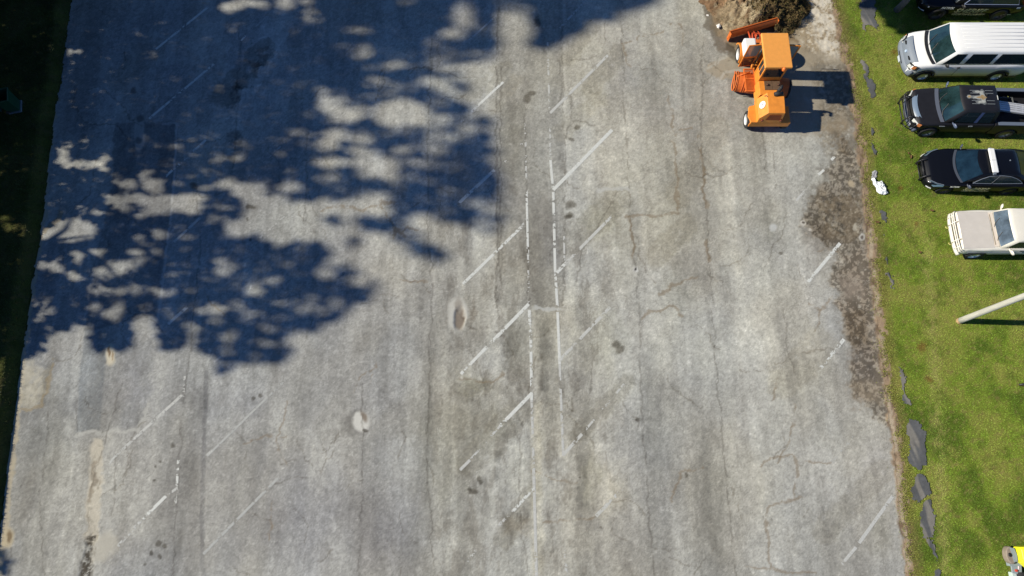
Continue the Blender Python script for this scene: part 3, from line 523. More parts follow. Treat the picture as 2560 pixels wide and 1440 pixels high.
# ------------------------------------------------------------------ materials for things
ORANGE = mat('orange_paint', A(240, 146, 54), rough=.5, noise=.13, nscale=5, coat=.08); ORANGE2 = mat('orange_paint_dull', A(222, 112, 44), rough=.6, noise=.16, nscale=6)
RUBBER = mat('tyre_rubber', (.018, .018, .019), rough=.85); BLACKP = mat('black_plastic', (.02, .02, .022), rough=.5); DARKMETAL = mat('dark_metal', (.03, .03, .033), rough=.45, metal=.4)
WHITE = mat('white_paint', (.80, .80, .79), rough=.35, coat=.3, noise=.02, nscale=2); WHITEPL = mat('white_plastic', (.8, .8, .78), rough=.4)
BLACKCAR = mat('black_car_paint', (.004, .0045, .007), rough=.3, spec=.3, coat=.12); FADED = mat('faded_black_paint', (.012, .012, .015), rough=.5, spec=.35, coat=.0, noise=.2, nscale=3)
GLASS = mat('dark_glass', (.012, .022, .028), rough=.06, spec=.8); GLASSV = mat('teal_reflection_glass', (.014, .034, .038), rough=.06, spec=.9, noise=.75, nscale=1.1); GLASSB = mat('blue_reflection_glass', (.008, .022, .036), rough=.06, spec=.9, noise=.7, nscale=1.3); GLASSP = mat('pale_reflection_glass', (.11, .15, .20), rough=.1, spec=1.0, noise=.7, nscale=.9)  # windscreen base colours and mottling carry painted sky reflection
GREYPL = mat('grey_plastic', A(122, 128, 138), rough=.6); CHROME = mat('chrome', (.55, .56, .58), rough=.2, metal=1.0); RIM = mat('steel_rim', A(190, 200, 210), rough=.4, metal=.3); RIMD = mat('dark_rim', A(92, 100, 106), rough=.4, metal=.4)
AMBER = mat('amber_lens', A(206, 128, 76), rough=.3); LENS = mat('clear_lens', (.62, .64, .62), rough=.15); LETTER = mat('pale_gold_letters', A(206, 198, 152), rough=.6); LETTERW = mat('white_letters', A(235, 232, 222), rough=.6)
TAN = mat('weathered_tan_paint', A(214, 202, 190), rough=.6, noise=.06, nscale=2.5); OFFWHITE = mat('off_white_paint', A(236, 226, 210), rough=.5, coat=.1, noise=.03, nscale=2)
SILVER = mat('bare_aluminium', (.78, .79, .8), rough=.35, metal=.6); SHADOWBOX = mat('dark_interior', (.012, .012, .012), rough=.9)

def lettering(txt, size, loc, m, parent, rot=(R(90), 0, 0), shear=0.0, name='lettering', sx=1.0):
    cu = bpy.data.curves.new(name, 'FONT'); cu.body = txt; cu.size = size; cu.extrude = .003; cu.shear = shear; cu.offset = size * .012
    o = bpy.data.objects.new(name + '_c', cu); COL.objects.link(o); bpy.context.view_layer.update()
    me = bpy.data.meshes.new_from_object(o.evaluated_get(bpy.context.evaluated_depsgraph_get())); bpy.data.objects.remove(o)
    me.materials.clear(); me.materials.append(m); t = bpy.data.objects.new(name, me); COL.objects.link(t)
    t.parent = parent; t.location = loc; t.rotation_euler = rot; t.scale = (sx, 1, 1); return t

def wheel(parent, x, y, r, w, side, rim, axis='y', name='wheel', hub=True):
    """side = +-1: outer face direction along the axle"""
    t = MB(); hw = w / 2
    prof = [(-hw, r * .62), (-hw, r * .9), (-hw * .8, r * .985), (-hw * .3, r), (hw * .3, r), (hw * .8, r * .985), (hw, r * .9), (hw, r * .62), (hw * .55, r * .6)]
    if side < 0: prof = [(-a, q) for a, q in prof][::1]
    c = (x, y, r); t.lathe(c, axis, prof, 30); o = t.build(name, RUBBER, parent, True)
    k = MB(); s = side
    k.lathe(c, axis, [(s * hw * .35, 0.02), (s * hw * .35, r * .2), (s * hw * .30, r * .42), (s * hw * .75, r * .56), (s * hw * .98, r * .62), (s * hw * .9, r * .64)], 30)
    k.build('rim', rim, o, True)
    h = MB(); h.lathe(c, axis, [(s * hw * .34, r * .17), (s * hw * .75, r * .15), (s * hw * .78, .01)], 14)
    for a in range(8):
        q = 2 * math.pi * a / 8; dx, dz = math.cos(q) * r * .33, math.sin(q) * r * .33
        cc_ = (x + dx, y, r + dz) if axis == 'y' else (x, y + dx, r + dz); h.lathe(cc_, axis, [(s * hw * .3, r * .055), (s * hw * .40, r * .05)], 8)
    h.build('hub', DARKMETAL, o, True)
    return o

def ss(xs, key):
    kx = [k[0] for k in key]; ky = [k[1] for k in key]; d = np.interp(xs, kx, ky)
    return d
def car_body(parent, m, wk, tk, ck, sill, arches, xs, name='body'):
    """lofted body: half width, top height, crown by station; the lower edge follows the wheel arches"""
    rings = []
    for x in xs:
        w, zt, cr = float(ss(x, wk)), float(ss(x, tk)), float(ss(x, ck)); z0 = float(ss(x, sill))
        for xc, r in arches:
            if abs(x - xc) < r: z0 = max(z0, .36 + math.sqrt(r * r - (x - xc) ** 2) * .98 - .02)
        z0 = min(z0, zt - .12); h = zt - z0
        half = [(.86, z0), (.965, z0 + .08 * h), (1.0, z0 + .42 * h), (.995, z0 + .72 * h), (.975, z0 + .90 * h), (.94, zt - .01 * h + .0), (.88, zt + .25 * cr), (.62, zt + .68 * cr), (.3, zt + .93 * cr), (0, zt + cr)]
        ring = [(x, -a * w, z) for a, z in half] + [(x, a * w, z) for a, z in half[::-1][1:]]
        rings.append(ring)
    b = MB(); b.loft(rings); return b.build(name, m, parent, True)
def stations(L, arches):
    s = list(np.linspace(0, .35, 10)) + list(np.linspace(.35, L - .35, 30)) + list(np.linspace(L - .35, L, 8))
    for xc, r in arches: s += list(np.linspace(xc - r - .02, xc + r + .02, 21))
    return sorted(set(round(float(a), 3) for a in s if 0 <= a <= L))
class Cabin:
    def __init__(s, xf0, xr0, wb, zb, xf1, xr1, wt, zr, bulge=.14, crown=.05): s.__dict__.update(locals())
    def front(s, q, t, o=.004):
        x0 = s.xf0 - s.bulge * (1 - q * q); x1 = s.xf1 - s.bulge * .7 * (1 - q * q)
        return (x0 + (x1 - x0) * t - o, q * (s.wb + (s.wt - s.wb) * t), s.zb + (s.zr - s.zb) * t + o)
    def rear(s, q, t, o=.004):
        return (s.xr0 + (s.xr1 - s.xr0) * t + o + .04 * (1 - q * q), q * (s.wb + (s.wt - s.wb) * t), s.zb + (s.zr - s.zb) * t + o)
    def side(s, sg, x, t, o=.005):
        return (x, sg * (s.wb + (s.wt - s.wb) * t + o), s.zb + (s.zr - s.zb) * t)
    def shell(s, parent, m, name='cabin'):
        rings = []
        def ring(t, ins=0.0, dz=0.0):
            n = 9; f = [s.front(q, t, 0) for q in np.linspace(-1, 1, n)]; r = [s.rear(q, t, 0) for q in np.linspace(1, -1, n)]
            cx = (s.xf1 + s.xr1) / 2; out = []
            xsf, xsr = f[-1][0], r[0][0]
            sd1 = [(xsf + (xsr - xsf) * k / 8, f[-1][1], f[-1][2]) for k in range(1, 8)]; sd2 = [(x, -y, z) for x, y, z in sd1[::-1]]
            for x, y, z in f + sd1 + r + sd2: out.append((cx + (x - cx) * (1 - ins), y * (1 - ins), z + dz))
            return out
        rings = [ring(0), ring(.5), ring(.93), ring(1.0, .03, -.004), ring(1.0, .10, s.crown * .45), ring(1.0, .3, s.crown * .8), ring(1.0, .6, s.crown), ring(1.0, .92, s.crown * 1.02)]
        b = MB(); b.loft(rings); return b.build(name, m, parent, True)
    def windscreen(s, parent, m, q0=-.93, q1=.93, t0=.06, t1=.94, name='windscreen'):
        b = MB(); b.grid([[s.front(q, t) for q in np.linspace(q0, q1, 15)] for t in np.linspace(t0, t1, 5)]); return b.build(name, m, parent, True)
    def rearglass(s, parent, m, t0=.15, t1=.9, name='rear_window'):
        b = MB(); b.grid([[s.rear(q, t) for q in np.linspace(-.88, .88, 9)] for t in np.linspace(t0, t1, 4)]); return b.build(name, m, parent, True)
    def window(s, parent, m, sg, xb0, xb1, xt0, xt1, t0=.1, t1=.88, name='side_window', frame=None):
        b = MB(); rows = []
        for t in np.linspace(0, 1, 4):
            a, c = xb0 + (xt0 - xb0) * t, xb1 + (xt1 - xb1) * t; rows.append([s.side(sg, x, t0 + (t1 - t0) * t) for x in np.linspace(a, c, 6)])
        b.grid(rows); o = b.build(name, m, parent)
        if frame:
            f = MB(); cs = [s.side(sg, xb0, t0, .006), s.side(sg, xb1, t0, .006), s.side(sg, xt1, t1, .006), s.side(sg, xt0, t1, .006)]
            f.tube(cs + [cs[0]], .013, 6); f.build('window_trim', frame, o)
        return o
def mirror(parent, x, y, z, sg, m, L=.2):
    b = MB(); b.tube([(x + .02, y - sg * .14, z - .07), (x + .02, y + sg * .03, z - .03)], .028, 8)
    pts = [(-.035, .10), (.01, .55), (.035, 1.0)]; rings = []
    for k, (q, sc_) in enumerate(((-.0, .7), (.25, 1), (.7, 1), (1.0, .6))):
        yy = y + sg * (.0 + L * q); xo = x + .02 + .07 * q; h = .085 * sc_; d = .04 * sc_
        rings.append([(xo + d * math.cos(a), yy, z + h * math.sin(a)) for a in np.linspace(0, 2 * math.pi, 13)[:-1]])
    b.loft(rings); return b.build('wing_mirror', m, parent, True)
def wiper(parent, cab, q0, q1, m=BLACKP):
    b = MB(); b.tube([cab.front(q0, .02, .02), cab.front((q0 + q1) / 2, .12, .025), cab.front(q1, .42, .02)], .012, 6); return b.build('wiper', m, parent)
def pushbar(parent, x, wid, z0, z1, m, bars=3, wing=0.0):
    b = MB()
    for s in (-1, 1): b.tube([(x + .16, s * wid, z0 - .1), (x, s * wid, z0), (x - .02, s * wid, (z0 + z1) / 2), (x + .10, s * wid, z1), (x + .28, s * wid, z1 + .03)], .035, 8)
    for k in range(bars): z = z0 + .08 + (z1 - z0 - .1) * k / (bars - 1); b.tube([(x + .02 + .06 * k / bars, -wid, z), (x + .02 + .06 * k / bars, wid, z)], .025, 8)
    if wing:
        for s in (-1, 1):
            for zz in (z0 + .05, z1 - .08): b.tube([(x + .03, s * wid, zz), (x + .12, s * (wid + wing * .6), zz + .02), (x + .36, s * (wid + wing), zz)], .025, 8)
            b.tube([(x + .12, s * (wid + wing * .6), z0 + .05), (x + .12, s * (wid + wing * .6), z1 - .06)], .02, 8); b.tube([(x + .36, s * (wid + wing), z0 + .05), (x + .36, s * (wid + wing), z1 - .08)], .022, 8)
    return b.build('push_bar', m, parent, True)
def lamp(parent, pts, m, name='headlight'):
    b = MB(); n = len(pts); c = [Vector(p) for p in pts]; nrm = (c[1] - c[0]).cross(c[2] - c[0]).normalized()
    if nrm.x > 0: nrm = -nrm
    vs = [p + nrm * .014 for p in c] + [p - nrm * .02 for p in c]; b.add(vs, [tuple(range(n)), tuple(range(n, 2 * n))[::-1]] + [(i, (i + 1) % n, n + (i + 1) % n, n + i) for i in range(n)])
    return b.build(name, m, parent, False, .006)

# ------------------------------------------------------------------ white passenger van
def van():
    t = thing('passenger_van', (18.50, 19.72, .02), R(0), 'white passenger van with ribbed roof and grey grille on the grass', 'van')
    ar = [(.90, .47), (4.38, .47)]; L = 5.5
    body = car_body(t, WHITE, [(0, .82), (.12, .92), (.4, .985), (1, 1.0), (4.9, 1.0), (5.3, .98), (5.5, .93)], [(0, .72), (.05, .95), (.16, 1.10), (.6, 1.18), (1.0, 1.24), (5.3, 1.25), (5.5, 1.15)], [(0, .02), (.2, .05), (1, .07), (1.6, .02), (5.5, .02)], [(0, .42), (.3, .34), (5.2, .36), (5.5, .45)], ar, stations(L, ar))
    cab = Cabin(1.02, 5.42, .945, 1.235, 1.58, 5.28, .80, 2.02, .16, .06)
    cab.shell(t, WHITE, 'roof')
    cab.windscreen(t, GLASSV)
    b = MB(); b.grid([[(cab.front(q, 0, .02)[0] - .17 + .16 * k, q * .9, 1.272 + .012 * k) for q in np.linspace(-1, 1, 13)] for k in (0, 1)]); b.build('cowl', BLACKP, t, True)
    wiper(t, cab, .1, .55); wiper(t, cab, -.45, .0)
    for sg in (-1, 1):
        d = MB(); d.grid([[cab.side(sg, x, tt, .002) for x in np.linspace(a, c, 4)] for tt, a, c in ((0.02, 1.25, 2.25), (.95, 1.75, 2.2))])
        cab.window(t, GLASS, sg, 1.28, 2.05, 1.66, 2.12, .10, .84, 'front_window'); cab.window(t, GLASS, sg, 2.27, 3.42, 2.36, 3.48, .10, .84); cab.window(t, GLASS, sg, 3.6, 5.15, 3.68, 5.06, .10, .84)
        mirror(t, 1.42, sg * .97, 1.33, sg, BLACKP, .16)
        h = MB(); h.box(2.08, 2.2, sg * 1.0 - .015, sg * 1.0 + .015, 1.08, 1.13); h.build('door_handle', BLACKP, t)
        a = MB(); a.box(.28, 5.3, sg * .9 - .06, sg * .9 + .06, .30, .40); a.build('sill', BLACKP, t)
        for xw in (.90, 4.38): wheel(t, xw, sg * .87, .37, .25, sg, RIM)
        for xw in (.90, 4.38):
            arch = MB(); arch.tube([(xw + .485 * math.cos(a_), sg * .985, .36 + .475 * math.sin(a_)) for a_ in np.linspace(.05, math.pi - .05, 14)], .028, 6); arch.build('wheel_arch', BLACKP, t)
        dl = MB(); dl.box(2.16, 2.172, sg * 1.0 - .004, sg * 1.0 + .003, .5, 1.2); dl.build('door_seam', DARKMETAL, t)
    r = MB()
    for q in np.linspace(-.58, .58, 7): r.tube([(1.95, q, 2.078 - abs(q) * .03), (3.5, q, 2.092 - abs(q) * .03), (5.0, q, 2.078 - abs(q) * .03)], .011, 6)
    r.build('roof_rib', mat('roof_rib_shade', (.62, .63, .65), rough=.4), t, True)
    g = MB(); g.grid([[(x - .02 + .10 * q * q, q * .70, z - .05 * q * q) for q in np.linspace(-1, 1, 9)] for x, z in ((-.05, .66), (-.05, .86), (.0, 1.08), (.09, 1.185), (.20, 1.235))]); gr = g.build('grille', GREYPL, t, True)
    e = MB(); e.lathe((-.03, 0, .98), 'x', [(-.0, .07), (-.05, .07), (-.06, .055), (-.062, .001)], 14); e.build('badge', mat('badge_silver', A(190, 205, 225), rough=.3), gr)
    for q in (-.42, .42):
        s_ = MB(); s_.box(-.06, .02, q - .1, q + .1, 1.04, 1.06); s_.build('grille_slot', SHADOWBOX, gr)
    bp = MB(); bp.loft([[(x + .24 * q ** 4, q * 1.0, z) for x, z in ((-.07, .40), (-.11, .5), (-.09, .74), (.0, .77), (.12, .5))] for q in np.linspace(-1, 1, 21)]); bu = bp.build('bumper', GREYPL, t, True)
    s_ = MB(); s_.box(-.115, -.07, -.38, .30, .555, .60); s_.build('bumper_slot', SHADOWBOX, bu); s_ = MB(); s_.box(-.13, -.11, -.22, .10, .40, .53); s_.build('licence_plate', mat('plate_white', A(200, 205, 210), rough=.5), bu)
    for sg in (-1, 1):
        lh = lamp(t, [(-.03, sg * .66, .79), (.0, sg * .66, 1.06), (.10, sg * .87, 1.08), (.36, sg * .99, 1.10), (.33, sg * .995, .86), (.05, sg * .87, .79)], BLACKP, 'headlight'); lamp(lh, [(-.035, sg * .69, .83), (-.02, sg * .69, 1.0), (.055, sg * .83, 1.01), (.045, sg * .83, .84)], LENS, 'headlight_lens'); lamp(lh, [(.09, sg * .885, .88), (.11, sg * .885, 1.05), (.25, sg * .95, 1.06), (.22, sg * .955, .91)], AMBER, 'turn_signal')
van()

# ------------------------------------------------------------------ black pickup with faded roof
def pickup():
    t = thing('pickup_truck', (18.24, 16.74, .02), R(-1.2), 'black pickup truck with burnt-off roof paint and front push bar', 'pickup')
    ar = [(.88, .48), (4.42, .48)]; L = 3.46
    body = car_body(t, FADED, [(0, .80), (.1, .88), (.35, .95), (1, .97), (3.46, .97)], [(0, .80), (.06, .98), (.2, 1.06), (.7, 1.10), (1.2, 1.14), (3.46, 1.16)], [(0, .02), (.2, .04), (1, .07), (1.6, .03), (3.2, .0)], [(0, .5), (.3, .42), (3.2, .42)], ar, stations(L, ar))
    cab = Cabin(1.22, 3.42, .885, 1.15, 1.78, 3.32, .66, 1.84, .09, .045)
    cb = cab.shell(t, FADED, 'cab'); cab.windscreen(t, GLASSV); cab.rearglass(t, GLASS, .3, .85)
    b = MB(); b.grid([[(cab.front(q, 0, .02)[0] - .17 + .17 * k, q * .86, 1.19 + .012 * k) for q in np.linspace(-1, 1, 13)] for k in (0, 1)]); b.build('cowl', mat('cowl_grey', A(92, 96, 108), rough=.6), t, True)
    wiper(t, cab, .15, .6); wiper(t, cab, -.6, -.1)
    # burnt clear-coat on the roof: pale ragged patch with a rusty middle
    me_x = np.arange(1.8, 3.06, .02); me_y = np.arange(-.6, .6, .02); X_, Y_ = np.meshgrid(me_x, me_y)
    d_ = np.minimum(np.minimum(np.hypot((X_ - 2.5) / .46, (Y_ - .0) / .10), np.hypot((X_ - 2.62) / .13, (Y_ - .02) / .40)), np.minimum(np.hypot((X_ - 2.92) / .24, (Y_ - .0) / .09), np.hypot((X_ - 2.02) / .11, (Y_ - .02) / .09)))
    d_ = np.minimum(d_, np.minimum(np.hypot((X_ - 2.4) / .26, (Y_ - .28) / .10), np.hypot((X_ - 2.45) / .24, (Y_ + .24) / .10)) + .25)
    d_ = d_ + (fbm(X_ * 9, Y_ * 9, 5, 4) - .5) * .75
    def patch(name, thr, m, dz):
        K_ = d_ < thr; q_ = K_[:-1, :-1] & K_[1:, 1:] & K_[:-1, 1:] & K_[1:, :-1]; idn_ = np.arange(X_.size).reshape(X_.shape)
        f_ = np.stack([idn_[:-1, :-1], idn_[:-1, 1:], idn_[1:, 1:], idn_[1:, :-1]], -1)[q_]; u_ = np.unique(f_); r_ = np.full(X_.size, -1); r_[u_] = np.arange(len(u_))
        z_ = 1.84 + .047 * np.clip(1 - (np.maximum(np.abs(Y_) / .66, np.abs(X_ - 2.4) / .68)) ** 3, 0, 1) + dz
        np_mesh(name, np.stack([X_, Y_, z_], -1).reshape(-1, 3)[u_], r_[f_], m, None, True, cb)
    patch('faded_patch', 1.12, mat('sun_faded_primer', A(112, 113, 112), rough=.8, noise=.5, nscale=16), .003); patch('bare_patch', .80, mat('pale_primer', A(166, 164, 156), rough=.8, noise=.25, nscale=12), .005)
    d_ = np.where(np.abs(Y_) < .13, d_, 9)
    patch('rust_patch', .58, mat('rusty_primer', A(160, 132, 92), rough=.85, noise=.2, nscale=8), .007)
    for q in (-.33, -.17, .20, .34):
        for xa, xb in ((2.10, 2.42), (2.76, 3.10)):
            rr = MB(); rr.tube([(xa, q, 1.895 - abs(q) * .02), (xb, q, 1.893 - abs(q) * .02)], .01, 6); rr.build('roof_strip', mat('pale_strip', A(150, 152, 150), rough=.5), cb)
    a_ = MB(); a_.lathe((2.80, .12, 1.88), 'z', [(0, .05), (.05, .045), (.07, .01)], 12); a_.build('roof_antenna', BLACKP, cb)
    tl = MB(); tl.box(3.27, 3.29, -.1, .12, 1.845, 1.875); tl.build('brake_light', LENS, cb)
    for sg in (-1, 1):
        cab.window(t, GLASS, sg, 1.60, 2.46, 1.95, 2.52, .08, .86, 'front_window'); pb = MB(); pb.grid([[cab.side(sg, x_, t_) for x_ in (a_, a_ + .14)] for t_, a_ in ((.06, 2.50), (.88, 2.55))]); pb.build('door_pillar', mat('pillar_blue_grey', A(70, 84, 120), rough=.4), t); cab.window(t, GLASS, sg, 2.68, 3.24, 2.72, 3.16, .08, .86)
        mirror(t, 1.56, sg * .98, 1.24, sg, mat('mirror_grey', A(92, 102, 126), rough=.4), .2)
        for xw in (.88, 4.42): wheel(t, xw, sg * .85, .39, .27, sg, RIMD)
        h = MB(); h.box(2.36, 2.52, sg * .97 - .02, sg * .97 + .02, 1.02, 1.07); h.build('door_handle', mat('handle_grey', A(120, 124, 132), rough=.4), t)
        lamp(t, [(-.02, sg * .60, .82), (-.02, sg * .58, 1.0), (.12, sg * .86, 1.02), (.12, sg * .88, .84)], LENS); lamp(t, [(.12, sg * .87, .84), (.12, sg * .86, 1.02), (.28, sg * .945, 1.03), (.26, sg * .945, .86)], AMBER, 'turn_signal')
        d = MB(); d.box(2.36, 2.372, sg * .97 - .004, sg * .97 + .004, .5, 1.13); d.build('door_seam', SHADOWBOX, t)
    g = MB(); g.grid([[(x + .16 * q * q, q * .62, z) for q in np.linspace(-1, 1, 7)] for x, z in ((-.03, .68), (-.035, .86), (-.01, .985))]); gr = g.build('grille', BLACKP, t, True)
    g = MB(); g.grid([[(x + .16 * q * q, q * .72, z - .05 * q * q) for q in np.linspace(-1, 1, 11)] for x, z in ((-.01, 1.02), (.07, 1.095), (.17, 1.13))]); g.build('hood_lip', mat('hood_lip_grey', A(108, 122, 140), rough=.35), t, True)
    bp = MB(); bp.loft([[(x + .25 * q * q, q * .96, z) for x, z in ((-.12, .45), (-.15, .52), (-.13, .66), (-.02, .68), (.1, .5))] for q in np.linspace(-1, 1, 15)]); bp.build('bumper', mat('bumper_grey', A(96, 100, 112), rough=.4), t, True)
    pushbar(t, -.30, .52, .45, 1.02, DARKMETAL, 3, .36)
    # cargo bed
    bed = MB(); bed.box(3.52, 5.5, -.80, .80, .62, .70)
    for sg in (-1, 1):
        y0, y1 = sorted((sg * .78, sg * .97)); pts = []
        sil = [(3.50, .45)] + [(4.44 - .48 * math.cos(a_), .36 + .47 * math.sin(a_)) for a_ in np.linspace(.15, math.pi - .15, 13)] + [(5.5, .5), (5.5, 1.17), (3.50, 1.17)]
        n_ = len(sil); bed.add([(x, y0, z) for x, z in sil] + [(x, y1, z) for x, z in sil], [tuple(range(n_)), tuple(range(n_, 2 * n_))[::-1]] + [(i, (i + 1) % n_, n_ + (i + 1) % n_, n_ + i) for i in range(n_)])
    bed.box(3.50, 3.58, -.80, .80, .7, 1.16); bed.box(5.42, 5.5, -.80, .80, .7, 1.16); bo = bed.build('cargo_bed', FADED, t, False, .02)
    for sg in (-1, 1):
        r_ = MB(); r_.box(3.62, 5.4, sg * .875 - .085, sg * .875 + .085, 1.172, 1.19); r_.build('bed_rail', mat('bed_rail_grey', A(100, 108, 122), rough=.6), bo, False, .008)
    em = MB(); em.box(1.06, 1.30, -.985, -.965, 1.0, 1.03); em.build('fender_badge', mat('emblem_silver', A(150, 154, 158), rough=.4), t, False, .005)
    # ramp and crate lie in the bed: things of their own
    M_ = Matrix.Translation((18.22, 16.74, .02)) @ Matrix.Rotation(R(-1.2), 4, 'Z')
    rp = MB(); a0, a1 = Vector((3.66, .10, 1.12)), Vector((5.75, -.36, 1.32)); d = (a1 - a0).normalized(); n_ = Vector((-d.y, d.x, 0)).normalized(); up = d.cross(n_) * -1
    MM = Matrix.Translation(a0) @ Matrix((d, n_, Vector((0, 0, 1)))).transposed().to_4x4(); Ln = (a1 - a0).length
    for k in (-.17, -.07, .03, .13): rp.box(0, Ln, k - .038, k + .038, 0, .03, MM)
    for k in (-.24, .20): rp.box(0, Ln, k - .015, k + .015, -.03, .07, MM)
    for k in range(9): rp.box(.1 + k * .27, .14 + k * .27, -.23, .19, -.025, .0, MM)
    o = rp.build('loading_ramp', SILVER); o.matrix_world = M_; tag(o, 'silver aluminium loading ramp lying in the black pickup bed', 'ramp')
    cr = MB(); cr.box(3.95, 4.7, .12, .62, .71, .74); cr.box(3.75, 4.7, .12, .15, .74, .98); cr.box(3.75, 4.7, .59, .62, .74, .98); cr.box(3.75, 3.78, .15, .59, .74, .98); cr.box(4.67, 4.7, .15, .59, .74, .98)
    for k in range(5): cr.box(3.78, 4.67, .18 + k * .09, .21 + k * .09, .76, .80)
    o = cr.build('cargo_tray', mat('grey_tray', A(92, 92, 90), rough=.7, noise=.3, nscale=10)); o.matrix_world = M_; tag(o, 'dark grey tray on the floor of the pickup bed', 'tray')
pickup()

# ------------------------------------------------------------------ patrol sedan
def sedan():
    t = thing('patrol_sedan', (18.43, 13.80, .02), R(-1.0), 'black patrol sedan with white roof light bar and push bar', 'police car')
    ar = [(.95, .375), (3.82, .375)]; L = 5.1
    body = car_body(t, BLACKCAR, [(0, .55), (.06, .68), (.18, .78), (.45, .88), (.9, .93), (1.5, .945), (4.2, .94), (4.8, .86), (5.1, .7)], [(0, .56), (.06, .68), (.2, .78), (.6, .86), (1.3, .95), (3.9, .99), (4.7, .98), (5.0, .9), (5.1, .75)], [(0, .02), (.3, .05), (1, .07), (1.5, .03), (4, .03), (5.1, .02)], [(0, .35), (.4, .28), (4.6, .30), (5.1, .4)], ar, stations(L, ar))
    cab = Cabin(1.42, 4.55, .83, .955, 2.12, 3.65, .60, 1.455, .20, .05)
    cb = cab.shell(t, BLACKCAR, 'roof'); cab.windscreen(t, GLASSB, -.94, .94, .04, .95); cab.rearglass(t, GLASSB, .08, .95)
    b = MB(); b.grid([[(cab.front(q, 0, .01)[0] - .09 + .11 * k, q * .80, .995 + .012 * k) for q in np.linspace(-1, 1, 13)] for k in (0, 1)]); b.build('cowl', mat('cowl_dark_grey', A(70, 74, 84), rough=.6), t, True)
    trim = mat('window_trim_grey', A(118, 124, 136), rough=.4)
    for sg in (-1, 1):
        ol = [(1.86, .06), (2.9, .06), (4.02, .12), (3.86, .36), (3.62, .60), (3.34, .78), (3.0, .87), (2.68, .87), (2.38, .76), (2.12, .50), (1.95, .24)]
        w_ = MB(); pts_ = [cab.side(sg, *p_) for p_ in ol]; w_.add(pts_ + [cab.side(sg, 2.85, .42, .012)], [(k_, (k_ + 1) % 11, 11) for k_ in range(11)]); wo_ = w_.build('side_window', GLASS, t)
        f_ = MB(); f_.tube(pts_ + [pts_[0]], .014, 6); f_.build('window_trim', trim, wo_); f_ = MB(); f_.tube([cab.side(sg, 2.66, .06, .012), cab.side(sg, 2.84, .87, .012)], .016, 6); f_.build('window_post', mat('post_grey', A(60, 64, 72), rough=.5), wo_)
        mirror(t, 1.62, sg * .93, .99, sg, mat('mirror_dark', A(78, 82, 96), rough=.4), .15)
        for xw in (.95, 3.82): wheel(t, xw, sg * .80, .335, .22, sg, DARKMETAL)
        lamp(t, [(.09, sg * .62, .66), (.13, sg * .62, .775), (.34, sg * .80, .84), (.66, sg * .90, .87), (.64, sg * .925, .79), (.30, sg * .86, .67)], mat('smoked_lens', A(88, 110, 122), rough=.15))
        dl = MB(); dl.tube([(.15, sg * .61, .80), (.36, sg * .775, .86), (.64, sg * .875, .895)], .012, 6); dl.build('lamp_trim', trim, t)
        fg = MB(); fg.tube([(.10, sg * .72, .47), (.19, sg * .80, .475), (.30, sg * .855, .48)], .024, 8); fg.build('running_light', LENS, t)
    lb = MB(); lb.box(2.38, 2.64, -.58, .58, 1.53, 1.62); lbo = lb.build('light_bar', WHITEPL, t, False, .04)
    s_ = MB(); s_.box(2.375, 2.645, -.006, .006, 1.525, 1.624); s_.build('bar_seam', GREYPL, lbo)
    for sg in (-1, 1):
        f = MB(); f.box(2.46, 2.56, sg * .60 - .04, sg * .60 + .04, 1.46, 1.54); f.build('bar_foot', GREYPL, lbo)
    pushbar(t, -.13, .40, .40, .78, DARKMETAL, 2)
    g = MB(); g.grid([[(x + .12 * q * q, q * .52, z) for q in np.linspace(-1, 1, 7)] for x, z in ((-.02, .42), (-.02, .55), (.04, .68))]); g.build('grille', mat('grille_black', (.012, .012, .014), rough=.5), t, True)
    a_ = MB(); a_.lathe((3.3, .05, 1.49), 'z', [(0, .03), (.04, .025), (.05, .01)], 10); a_.build('roof_antenna', GREYPL, cb)
    lettering('PATROL', .115, (.93, -.955, .80), LETTERW, t, (R(72), 0, 0), .3); lettering('SHERIFF', .28, (1.62, -.975, .60), LETTER, t, (R(85), 0, 0), .35, sx=1.1); lettering('WORTH COUNTY', .13, (1.62, -.965, .44), LETTER, t, (R(88), 0, 0), .2, sx=1.1)
sedan()

